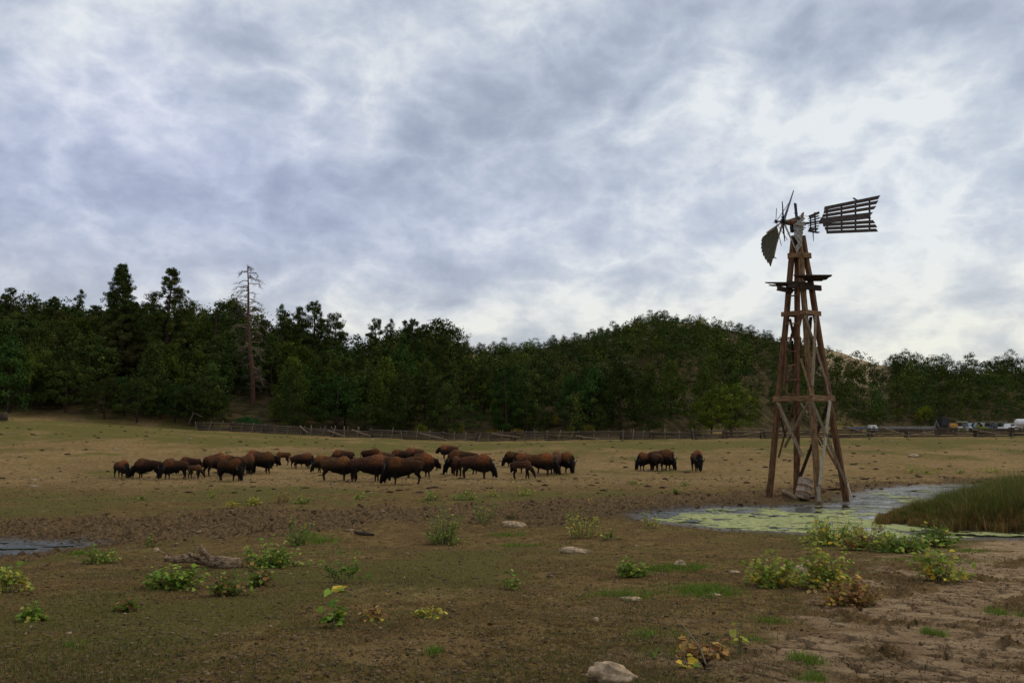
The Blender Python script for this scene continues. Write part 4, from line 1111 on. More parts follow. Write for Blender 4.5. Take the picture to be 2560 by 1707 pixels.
def bison_proto(pose, yaw=0.0, calf=False, stride=0.0):
    k = .84 if calf else 1.0
    trunk = [E(-.70, 0, .68, .09, .10, .12), E(-.60, 0, .655, .14, .17, .20), E(-.40, 0, .645, .16, .20, .235), E(-.15, 0, .605, .18, .235, .295), E(.08, 0, .61, .18, .24, .34), E(.28, 0, .675, .18, .215, .335), E(.42, 0, .66, .15, .18, .30), E(.54, 0, .60, .12, .15, .25)]
    if calf: trunk = [E(-.56, 0, .70, .08, .09, .11), E(-.46, 0, .69, .12, .13, .16), E(-.2, 0, .68, .14, .15, .17), E(.05, 0, .69, .14, .15, .185), E(.25, 0, .71, .13, .14, .20), E(.38, 0, .68, .10, .11, .17)]
    cy, sy = math.cos(yaw), math.sin(yaw)
    def hd(x, z, r, ry, rz): # head chain turned about the neck
        x0 = .42; dx = x - x0
        return E(x0 + dx * cy, dx * sy, z, r, ry, rz)
    if pose == 'graze':
        head = [hd(.50, .58, .16, .15, .22), hd(.66, .44, .14, .14, .19), hd(.76, .32, .115, .125, .15), hd(.82, .20, .08, .09, .11), hd(.85, .10, .06, .07, .065)]
        beard = [hd(.70, .24, .06, .07, .08), hd(.70, .08, .03, .03, .05)]
    else:
        head = [hd(.50, .64, .15, .15, .22), hd(.66, .62, .13, .14, .18), hd(.78, .57, .11, .125, .15), hd(.88, .47, .08, .09, .10), hd(.93, .40, .06, .07, .065)]
        beard = [hd(.78, .46, .06, .06, .09), hd(.77, .30, .025, .03, .05)]
    if calf:
        head = [(h[0] - .10, h[1], h[2] + .02, h[3] * .72, h[4] * .66, h[5] * .66) for h in head]; beard = None
    s = stride; wy = .11 if not calf else .075
    hx, fx = (-.56, .30) if not calf else (-.42, .26)
    def leg(ps): return [E(*p) for p in ps]
    L = []
    for sg in (-1, 1):
        d = s * sg
        th = 1.0 if not calf else .66
        L.append([E(hx, sg * wy, .56, .15 * th, .09, .15 * th), E(hx + .07 + d * .3, sg * (wy + .01), .42, .09 * th, .065, .10), E(hx - .05 + d * .8, sg * wy, .27, .050, .045, .06), E(hx - .02 + d, sg * wy, .10, .036), E(hx + d, sg * wy, .035, .036, .036, .03)])
        L.append([E(fx, sg * wy, .52, .12 * th, .085, .14 * th), E(fx - d * .3, sg * (wy + .01), .36, .075 * th, .06, .09), E(fx + .01 - d * .7, sg * wy, .23, .052, .048, .06), E(fx - d, sg * wy, .09, .036), E(fx + .02 - d, sg * wy, .035, .036, .036, .03)])
    chains = [trunk, [trunk[-1]] + head] + L + ([beard] if beard else [])
    if not calf: chains.append([E(-.05, 0, .38, .13, .11, .08), E(.20, 0, .35, .16, .14, .11), E(.45, 0, .38, .12, .12, .13)])
    me = balls_mesh('bison_body', chains, .022, M_COAT)
    n = len(me.vertices); co = np.zeros(n * 3, np.float32); me.vertices.foreach_get('co', co); co = co.reshape(-1, 3)
    x, y, z = co.T
    # shaggy coat
    nz = fbm(x * 9 + y * 3, z * 9, 5, 3) * .022 + fbm(x * 25 + y * 9, z * 22 - y * 5, 6, 2) * .012
    nr = np.zeros(n * 3, np.float32); me.vertices.foreach_get('normal', nr); nr = nr.reshape(-1, 3)
    shag = sstep(.18, .40, z)[:, None]
    co2 = co + nr * nz[:, None] * (.3 + shag)
    me.vertices.foreach_set('co', co2.astype(np.float32).ravel())
    rust = np.array([.140, .054, .019]); dark = np.array([.024, .013, .008]); blk = np.array([.007, .0055, .0045]); tanr = np.array([.080, .034, .015])
    hump = sstep(-.05, .22, x) * sstep(.62, .45, x); top = sstep(.52, .82, z + .05 * fbm(x * 6, y * 6, 8, 2))
    body = dark + (tanr - dark) * top[:, None] * .75
    c = body * (1 - (hump * top)[:, None]) + rust * (hump * top)[:, None]
    low = sstep(.62, .42, z + .06 * fbm(x * 5, z * 5 + y * 4, 9, 2))
    c = c * (1 - low[:, None] * .8) + blk * low[:, None] * .8
    hd_ = sstep(.52, .66, x) if not calf else sstep(.42, .55, x) * .6
    c = c * (1 - hd_[:, None]) + blk * hd_[:, None]
    shank = sstep(.30, .18, z) * (1 - hd_)
    c = c * (1 - shank[:, None] * .6) + np.array([.05, .030, .018]) * shank[:, None] * .6
    if calf: c = c * .5 + np.array([.065, .030, .014]) * .5 * (1 - .6 * low[:, None])
    a = me.color_attributes.new('tint', 'FLOAT_COLOR', 'POINT')
    a.data.foreach_set('color', np.hstack([c, np.ones((n, 1))]).astype(np.float32).ravel())
    me.update()
    extra = []
    h1 = head[1]
    if not calf:
        for sg in (-1, 1):
            bx, by, bz = h1[0] + .06 * cy, h1[1] + .06 * sy, h1[2] + .08
            px, py = -sy * sg, cy * sg
            extra.append(('horn', MB().tube([(bx + px * .10, by + py * .10, bz), (bx + px * .19, by + py * .19, bz + .01), (bx + px * .22, by + py * .22, bz + .07), (bx + px * .19, by + py * .19, bz + .14)], [.028, .026, .018, .005], 7).mesh('horn', M_HORN, True)))
    for sg in (-1, 1):
        bx, by, bz = h1[0] + .0 * cy, h1[1], h1[2] + (.04 if not calf else .07); px, py = -sy * sg, cy * sg
        r0 = .10 if not calf else .07
        extra.append(('ear', MB().tube([(bx + px * r0, by + py * r0, bz), (bx + px * (r0 + .06), by + py * (r0 + .06), bz - .01), (bx + px * (r0 + .11), by + py * (r0 + .11), bz - .03)], [.02, .03, .008], 6).mesh('ear', M_EAR, True)))
    tx = -.77 if not calf else -.62
    tail = MB().tube([(tx + .05, 0, .74), (tx - .02, 0, .70), (tx - .045, .01, .58), (tx - .04, .015, .46), (tx - .04, .02, .38)], [.02, .018, .014, .022, .006], 6).mesh('tail', M_EAR, True)
    tailup = MB().tube([(tx + .05, 0, .76), (tx - .04, 0, .84), (tx - .13, .02, .85), (tx - .19, .03, .90), (tx - .24, .03, .93)], [.02, .018, .014, .022, .006], 6).mesh('tail', M_EAR, True)
    return me, extra, tail, tailup
BP = {'g': bison_proto('graze'), 'gl': bison_proto('graze', .5, stride=.07), 'gr': bison_proto('graze', -.5, stride=-.06), 's': bison_proto('stand', .15, stride=.05),
      'c': bison_proto('graze', .2, True, .05), 'cs': bison_proto('graze', -.3, True, -.05)}
def cA(x, y): return 260 + x / 4.704, 1090 + y / 4.704
def cB(x, y): return 660 + x / 4.704, 1090 + y / 4.704
def cC(x, y): return 1080 + x / 3.36, 1090 + y / 3.36
BIS = [
 (cA, 205, 280, 495, -38, 'g', 'adult bison at left end of the herd grazing towards the right', 1),
 (cA, 500, 265, 500, 182, 'g', 'long dark bison grazing nose to nose with the leftmost bison', 1.05),
 (cA, 815, 270, 508, 215, 'gl', 'bison with head down just left of the first calf', 1),
 (cA, 1000, 245, 455, 172, 'g', 'bison half hidden behind the first calf', 1),
 (cA, 1070, 340, 510, -20, 'c', 'first calf from the left, grazing in front of a larger bison', 1),
 (cA, 1197, 250, 392, -85, 'cs', 'small calf facing the camera behind the left group', 1),
 (cA, 1310, 190, 468, 68, 'g', 'bison walking away with rusty rump in the left group', 1),
 (cA, 1500, 222, 430, 176, 'g', 'bison standing behind the young grazing bison in left group', 1),
 (cA, 1490, 265, 530, -18, 'gr', 'young bison grazing at the front of the left group', 1),
 (cA, 1675, 205, 462, 82, 'g', 'bison seen from behind beside the raised head bison', 1),
 (cA, 1800, 170, 420, 165, 'g', 'bison mostly hidden behind the one with raised head', 1),
 (cA, 1850, 186, 445, 28, 's', 'bison with raised head looking right at end of the left group', 1),
 (cA, 2095, 190, 350, 222, 'c', 'lone calf grazing between the left and middle groups', 1),
 (cB, 470, 198, 390, -5, 'g', 'dark bison grazing to the right at the left of the middle group', 1),
 (cB, 400, 220, 375, 15, 'g', 'bison hidden behind the dark one left of the middle group', .9),
 (cB, 710, 225, 432, 188, 'gl', 'shaggy necked bison facing left in the middle group', 1),
 (cB, 920, 160, 350, 176, 'g', 'bison at back left of the middle group with rump to the right', 1.05),
 (cB, 860, 243, 530, 6, 'g', 'large bison grazing right at front left of the middle group', 1),
 (cB, 1230, 222, 538, 12, 'gr', 'large rusty backed bison in the centre of the middle group', 1.05),
 (cB, 1640, 248, 572, 188, 'g', 'biggest nearest bison grazing to the left in the middle group', 1.05),
 (cB, 1265, 150, 320, 4, 'g', 'far bison behind the middle group facing right', 1.05),
 (cB, 1420, 180, 385, 150, 'g', 'bison with pale rump edge behind the rusty backed bison', .95),
 (cB, 1430, 222, 450, 190, 'gl', 'bison squeezed between the two biggest front bison', 1),
 (cB, 1600, 155, 330, 184, 'g', 'far bison at the top of the middle group facing left', 1),
 (cB, 1760, 135, 320, 208, 'g', 'far bison with light rump at the top right of middle group', 1),
 (cB, 1845, 212, 492, 18, 's', 'bison with dark head raised at the right end of middle group', 1),
 (cB, 1860, 190, 345, 5, 'g', 'bison back showing behind the right end of middle group', .9),
 (cB, 2165, 100, 268, 178, 's', 'farthest bison standing with its tail raised', 1),
 (cC, 250, 118, 325, 184, 'gl', 'bison facing left behind the big one right of the middle group', 1),
 (cC, 208, 168, 340, 105, 'c', 'reddish calf at the rump of the big grazing bison', 1),
 (cC, 380, 150, 360, -6, 'g', 'large bison with rusty hump grazing right of the middle group', 1),
 (cC, 683, 128, 262, 205, 'g', 'small bison with tail up grazing left of the third group', 1),
 (cC, 800, 140, 315, 182, 'g', 'bison behind the dark calf in the third group', 1),
 (cC, 760, 208, 366, -15, 'cs', 'dark calf grazing at the front of the third group', 1),
 (cC, 915, 138, 335, -8, 'g', 'broad dark bison in middle of the third group', 1.05),
 (cC, 1042, 125, 320, 78, 'g', 'bison with pale edged rump in the third group', 1),
 (cC, 1105, 132, 315, -42, 'gr', 'bison grazing at the right end of the third group', 1),
 (cC, 1795, 135, 290, 212, 'g', 'bison grazing left in the trio left of the windmill', .9),
 (cC, 1885, 125, 293, 98, 'g', 'bison seen from behind in the trio left of the windmill', 1),
 (cC, 1935, 110, 293, -28, 'gr', 'bison grazing right in the trio left of the windmill', .95),
 (cC, 2228, 112, 298, -92, 'g', 'lone bison grazing head on between the trio and the windmill', 1),
]
for cf, xc, yt, yf, hdg, ps, lb, lk in BIS:
    u_, vf = cf(xc, yf); vt = cf(xc, yt)[1]
    p = hit(u_, vf - 1.0); H = (vf - vt) / F * p.y * 1.0
    me, ex, tl, tlu = BP[ps]
    hgt = .99 if ps not in ('c', 'cs') else .90
    r = empty('bison', (p.x, p.y, gz(p.x, p.y) - .01), math.radians(hdg)); s = H / hgt
    s = s * (1.0 if abs(math.sin(math.radians(hdg))) < .7 else .97)
    r.scale = (s * lk * .89, s * 1.04, s)
    tag(r, lb, 'bison', 'bison herd grazing on the pasture')
    bd = link('body', me, r); kb = R.uniform(.65, 1.45); bd.color = (kb * R.uniform(.9, 1.15), kb, kb * R.uniform(.85, 1.2), 1)
    for nm, m in ex: link(nm, m, r)
    link('tail', tlu if 'tail raised' in lb or 'tail up' in lb else tl, r)

# ------------------------------------------------------------------ log fence
def log_unit(seed, mat, knots=0):
    rg = random.Random(seed); mb = MB()
    mb.tube([(i / 6 - .5, rg.uniform(-.012, .012), rg.uniform(-.012, .012)) for i in range(7)], [.075, .07, .07, .066, .062, .058, .05], 7, .08)
    return mb.mesh('rail', mat, True)
RU = [log_unit(i, M_RAIL) for i in range(4)]; SU = [log_unit(20 + i, M_STAKE) for i in range(3)]; DU = [log_unit(30, M_WOODG)]
FY = 100.0
def fz(u, off=0): x = (u - CX) / F * FY; return float(base(x, FY + off)[0])
fence = empty('log_fence', ((1600 - CX) / F * FY, FY, fz(1600))); fo = fence.location.copy()
tag(fence, 'long zigzag fence of stacked weathered logs crossing the far side of the pasture', 'fence')
def member(name, me, p, q, rad, parent=fence, org=None):
    org = fo if org is None else org
    p = Vector(p); q = Vector(q); d = q - p
    o = link(name, me, parent); o.location = (p + q) / 2 - org
    o.rotation_euler = d.to_track_quat('X', 'Z').to_euler(); o.scale = (d.length, rad / .065, rad / .065); return o
x0_, x1_ = (482 - CX) / F * FY, (2700 - CX) / F * FY
NP = 25; jx = [x0_ + (x1_ - x0_) * i / NP for i in range(NP + 1)]
rg = random.Random(12)
JT = []
for i, xx in enumerate(jx):
    yy_ = FY + (.6 if i % 2 else -.6) + rg.uniform(-.2, .2) + (3.0 * (1 - i / 4) if i < 4 else 0)
    JT.append((xx + rg.uniform(-.4, .4), yy_))
for i in range(NP):
    (xa, ya), (xb, yb) = JT[i], JT[i + 1]
    za, zb = float(base(xa, ya)[0]), float(base(xb, yb)[0])
    for k in range(5):
        h = .15 + .22 * k + .06 * (i % 2)
        sag = rg.uniform(-.05, .05); fall = (k >= 3 and rg.random() < .22)
        member('rail' if k < 4 else 'top_rail', RU[(i + k) % 4], (xa - .35, ya + rg.uniform(-.1, .1), za + h + rg.uniform(-.05, .05)), (xb + .35, yb + rg.uniform(-.1, .1), (zb + (.1 if fall else h) + sag)), rg.uniform(.07, .10))
    # stakes crossing at the joints and at mid panel
    for f_, in ((0.0,), (.33,), (.66,)) if i < 17 else ((0.0,), (.5,)):
        xs_ = xa + (xb - xa) * f_; ysx = ya + (yb - ya) * f_; zs = float(base(xs_, ysx)[0])
        hh = rg.uniform(1.05, 1.45)
        lean = rg.gauss(0, .25)
        member('stake', rg.choice(SU), (xs_ - .1, ysx - .45, zs - .1), (xs_ + lean, ysx + .15, zs + hh), rg.uniform(.04, .06))
        if f_ == 0 or rg.random() < .5:
            member('stake', rg.choice(SU), (xs_ + .15, ysx + .5, zs - .1), (xs_ - lean, ysx - .1, zs + hh * .95), rg.uniform(.04, .055))
for (ua, va, ub, vb) in ((880, 1074, 925, 1090), (750, 1066, 770, 1082), (820, 1076, 862, 1091), (1050, 1083, 1125, 1101), (1440, 1089, 1500, 1098), (2114, 1067, 2200, 1090), (2199, 1066, 2272, 1090), (2430, 1073, 2500, 1086), (1860, 1086, 1925, 1076), (2270, 1090, 2335, 1078), (1230, 1084, 1300, 1093)):
    member('leaning_pole', DU[0], at(ua, va, FY - .8), at(ub, vb, FY - 1.0), .075)
member('end_post', RU[0], at(468, 1066, FY + 2.5), at(484, 1032, FY + 2.5), .075); member('end_post', RU[1], at(505, 1042, FY + 2.6), at(480, 1030, FY + 2.7), .06)

# ------------------------------------------------------------------ vehicles and gear beyond the fence
VY = 165.0
def gp(u, Y=VY): x = (u - CX) / F * Y; return Vector((x, Y, float(base(x, Y)[0])))
def wheel_parts(root, xs, ys, r, w, mt=M_TYRE):
    for x in xs:
        for y in ys:
            me = MB().lathe([(r * .5, -w / 2), (r, -w / 2 * .8), (r, w / 2 * .8), (r * .5, w / 2)], 14, Matrix.Translation((x, y, r)) @ Matrix.Rotation(math.pi / 2, 4, 'X')).mesh('wheel', mt, True)
            link('wheel', me, root)
def buggy(mat, roofmat):
    """open utility vehicle: body, roll cage with roof, seats, wheels"""
    r = empty('utility_vehicle', (0, 0, 0))
    MB().box((0, 0, .55), (2.7, 1.25, .35)).box((1.05, 0, .80), (.75, 1.2, .25)).box((-1.0, 0, .85), (.8, 1.3, .28)).build('body', mat, r)
    c = MB()
    for y in (-.6, .6):
        c.tube([(.75, y, .85), (.35, y, 1.78), (-.55, y, 1.80), (-.75, y, .8)], .03, 6)
    c.tube([(.35, -.6, 1.78), (.35, .6, 1.78)], .03, 6).tube([(-.55, -.6, 1.8), (-.55, .6, 1.8)], .03, 6)
    c.build('roll_cage', M_CANVAS, r)
    MB().box((-.1, 0, 1.84), (1.15, 1.3, .07)).build('roof', roofmat, r)
    MB().box((-.2, 0, .82), (.5, 1.1, .18)).box((-.42, 0, 1.15), (.12, 1.1, .55)).build('seat', M_BLACK, r)
    MB().prism([(.74, -.55, .92), (.74, .55, .92), (.42, .55, 1.66), (.42, -.55, 1.66)], (.02, 0, 0)).build('windscreen', M_GLASS, r)
    wheel_parts(r, (.95, -.95), (-.62, .62), .32, .24); return r
B0 = [buggy(M_BLUEG, M_CANVAS), buggy(M_BLACK, M_BLACK), buggy(M_WHITE, M_WHITE)]
usedB = set()
def place_b(k, u, Y, rz, lb):
    src = B0[k]
    if k in usedB:
        r = src.copy(); COL.objects.link(r)
        for ch in src.children:
            c = ch.copy(); COL.objects.link(c); c.parent = r
    else: r = src; usedB.add(k)
    r.location = gp(u, Y); r.rotation_euler = (0, 0, math.radians(rz)); r.scale = (1.12,) * 3
    tag(r, lb, 'utility vehicle', 'open utility vehicles parked in a row beyond the fence')
place_b(2, 2401, 163, 12, 'open buggy with flat white roof at left end of the parked row')
place_b(1, 2422, 168, 200, 'black roofed open buggy next to the white roofed one')
place_b(0, 2440, 165, 170, 'tan canopied buggy left of the yellow brush')
place_b(1, 2456, 171, 185, 'black roofed open buggy behind the tallest yellow brush')
place_b(0, 2470, 166, 20, 'blue grey buggy in the middle of the parked row')
place_b(1, 2486, 169, 175, 'black roofed open buggy fourth from the tank')
place_b(0, 2500, 165, 10, 'blue grey buggy nearest to the white pickup')
# backhoe with a glazed cab and yellow body
r = empty('tractor', gp(2357, 160), math.radians(8)); tag(r, 'tractor with dark glazed cab and orange yellow hood beyond the fence', 'tractor')
MB().box((1.2, 0, 1.35), (1.9, .9, .75)).box((2.25, 0, 1.2), (.5, .8, .5)).build('hood', M_YELLOW, r)
MB().box((-.2, 0, 1.0), (1.6, 1.2, .5)).build('chassis', M_BLACK, r)
MB().box((-.35, 0, 2.95), (1.7, 1.5, .12)).build('cab_roof', M_BLACK, r)
c_ = MB()
for x_ in (-1.1, .4):
    for y_ in (-.65, .65): c_.beam((x_, y_, 1.3), (x_ * .95, y_, 2.9), .10, .10)
c_.build('cab_frame', M_BLACK, r)
MB().box((-.35, 0, 2.0), (1.35, 1.2, 1.4)).build('cab_interior', M_BLACK, r)
MB().box((.44, 0, 2.2), (.03, 1.1, 1.0)).build('cab_window', M_GLASS, r)
MB().tube([(-1.3, 0, 1.0), (-1.9, 0, 2.2), (-2.3, 0, 1.3), (-2.2, 0, .6)], [.14, .12, .10, .15], 8).build('rear_arm', M_GREYB, r)
wheel_parts(r, (-.6,), (-.85, .85), .72, .4); wheel_parts(r, (1.7,), (-.75, .75), .48, .3)
# white pickup
r = empty('pickup_truck', gp(2519, 160), math.radians(15)); tag(r, 'small white pickup parked between the buggies and the tank', 'pickup truck')
MB().box((0, 0, .75), (4.6, 1.75, .5)).box((1.6, 0, 1.05), (1.3, 1.65, .25)).build('body', M_WHITE, r)
MB().loft if False else None
mbc = MB(); rs = [mbc.ring([(-.9, -.8, 1.0), (.9, -.8, 1.0), (.9, .8, 1.0), (-.9, .8, 1.0)]), mbc.ring([(-.7, -.68, 1.7), (.35, -.68, 1.7), (.35, .68, 1.7), (-.7, .68, 1.7)])]; mbc.loft(rs); mbc.build('cab', M_WHITE, r)
MB().box((-.2, 0, 1.38), (.9, 1.56, .36)).build('window', M_BLACK, r)
wheel_parts(r, (1.4, -1.4), (-.8, .8), .38, .25)
# white tank on a trailer
r = empty('tank_trailer', gp(2568, 150), 0); tag(r, 'white cylindrical tank on a trailer at the right picture edge', 'tank trailer')
Mx = Matrix.Translation((0, 0, 1.85)) @ Matrix.Rotation(math.pi / 2, 4, 'Y')
MB().lathe([(.25, -2.7), (.5, -2.65), (.66, -2.4), (.66, 2.4), (.5, 2.65), (.25, 2.7)], 20, Mx).build('tank', M_WHITE, r, None, True)
MB().tube([(-.7, 0, 2.4), (-.7, 0, 2.72)], .25, 12).build('hatch', M_WHITE, r)
MB().box((0, 0, 1.05), (5.0, 1.2, .14)).build('frame', M_RUST, r); wheel_parts(r, (-.5, .5), (-.7, .7), .4, .25)
# low grey flatbed and white cabinet
r = empty('flatbed_trailer', gp(2255, 158), 0); tag(r, 'long low grey flatbed trailer beyond the fence right of the white box', 'trailer')
MB().box((0, 0, .95), (10.5, 2.2, .35)).build('bed', M_GREYB, r); wheel_parts(r, (-1.2, -.2, 3.0), (-.8, .8), .4, .25)
r = empty('trailer', gp(2135, 158), 0); tag(r, 'dark low trailer beyond the fence left of the white box', 'trailer')
MB().box((0, 0, .9), (4.4, 2.0, .35)).build('bed', M_BLUEG, r); wheel_parts(r, (-.5, .5), (-.8, .8), .38, .22)
r = empty('storage_box', gp(2178, 150), 0); tag(r, 'white slant sided box standing just beyond the log fence', 'box')
mbq = MB(); rs = [mbq.ring([(-.75, y, 0), (.95, y, 0), (.35, y, 1.45), (-.75, y, 1.45)]) for y in (-.6, .6)]; mbq.loft(rs); mbq.build('shell', M_WHITE, r)
MB().box((-.2, -.63, .7), (.5, .03, .9)).build('door', M_GREYB, r)
r = empty('log_pile', gp(2330, 140), 0); tag(r, 'heap of dark timbers behind the fence left of the tractor', 'log pile')
for i in range(9):
    MB().tube([(-1.6 + R.uniform(-.4, .4), -.6 + .2 * (i % 5), .2 + .22 * (i // 3)), (1.6 + R.uniform(-.4, .4), -.6 + .22 * (i % 4), .25 + .26 * (i // 3) + R.uniform(-.2, .3))], .11, 7, .1).build('log', M_WOODD, r)

# ------------------------------------------------------------------ weeds
def leaf_quads(P, Dr, L, cols, fold=.25):
    """heart shaped leaf of 6 corners (two folded quads) at P pointing along Dr"""
    N = len(P); up = np.array([0, 0, 1.0]) + NR.normal(size=(N, 3)) * .45
    s = np.cross(Dr, up); s /= np.linalg.norm(s, axis=1, keepdims=True) + 1e-9; n = np.cross(s, Dr)
    L = L[:, None]; w = L * .46
    a = P; t = P + Dr * L - n * L * .12; bl = P - Dr * L * .10 + s * w * .7 + n * w * fold; br = P - Dr * L * .10 - s * w * .7 + n * w * fold
    ml = P + Dr * L * .42 + s * w + n * w * fold; mr = P + Dr * L * .42 - s * w + n * w * fold
    V = np.stack([a, bl, ml, t, mr, br], 1).reshape(-1, 3)
    b0 = (np.arange(N) * 6)[:, None]
    Fq = np.concatenate([b0 + np.array([[0, 1, 2, 3]]), b0 + np.array([[0, 3, 4, 5]])])
    return V, Fq, np.repeat(cols, 6, 0)
GRN = [(.065, .125, .014), (.11, .19, .022), (.16, .23, .03), (.08, .11, .016)]
YGR = [(.20, .27, .04), (.26, .29, .05), (.14, .20, .03), (.34, .31, .06)]
YEL = [(.50, .33, .035), (.44, .33, .05), (.26, .25, .04)]
DRYC = [(.30, .16, .045), (.20, .085, .035), (.36, .23, .07), (.14, .07, .03)]
PAL = {'g': (GRN, YGR, .45), 'y': (YGR, YEL, .22), 'gy': (GRN, YEL, .10), 'o': (YGR, DRYC, .45), 'd': (DRYC, YEL, .15), 'r': (DRYC, DRYC, .5), 'yg': (YEL, YGR, .55), 'go': (GRN, DRYC, .35)}
def weed(u, v, w, h, n, L, pal, label, name='weed_plant', leggy=.5, cat='plant', stems=None, yaxis=.6):
    global NR
    NR = np.random.default_rng(int(u * 7 + v))
    p = hit(u, v - h * .06, ground); p.z = gz(p.x, p.y); mpp = p.y / F; W = w * mpp / 2 * 1.12; H = h * mpp * 1.2; n = int(n * 1.7); L *= .84
    r = empty(name, p); tag(r, label, cat, 'weeds on the pasture')
    ns = stems or max(4, int(n / 9)); rg = random.Random(int(u + v)); mb = MB(); P = []; D = []; 
    for i in range(ns):
        a = rg.uniform(0, 6.28); rr = math.sqrt(rg.random()) * (1.4 if rg.random() < .18 else 1); ex, ey = math.cos(a) * rr * W, math.sin(a) * rr * W * yaxis
        sx_, sy_ = ex * rg.uniform(.2, .75), ey * rg.uniform(.2, .75)
        hh = H * rg.uniform(.2, 1.05) * max(.15, 1 - .5 * rr ** 2)
        pts = [Vector((sx_, sy_, -.02)), Vector((sx_ * .7 + ex * .3, sy_ * .7 + ey * .3, hh * .5)), Vector((ex, ey, hh))]
        mb.tube(pts, [.006, .0045, .002] if p.y < 16 else [.009, .007, .004], 4)
        m = max(2, int(n / ns))
        for q in range(m):
            t = rg.uniform(.12 if leggy < .5 else .3, 1.0); c = pts[0].lerp(pts[1], t * 2) if t < .5 else pts[1].lerp(pts[2], t * 2 - 1)
            b_ = rg.uniform(0, 6.28); d = Vector((math.cos(b_), math.sin(b_), rg.uniform(-.5, .55))).normalized()
            P.append(c + d * L * .35); D.append(d)
    c0, c1, f = PAL[pal]; cols = []
    for i in range(len(P)):
        c = rg.choice(c1) if rg.random() < f else rg.choice(c0)
        k = rg.uniform(.95, 1.8); cols.append([q * k for q in c])
    Ls = L * np.array([rg.uniform(.45, 1.1) for _ in P])
    V, Fq, T_ = leaf_quads(np.array([tuple(q) for q in P]), np.array([tuple(q) for q in D]), Ls, np.array(cols))
    link('foliage', np_mesh('foliage', V, Fq, M_LEAF, T_), r)
    mb.build('stem', M_STEM, r)
    return r
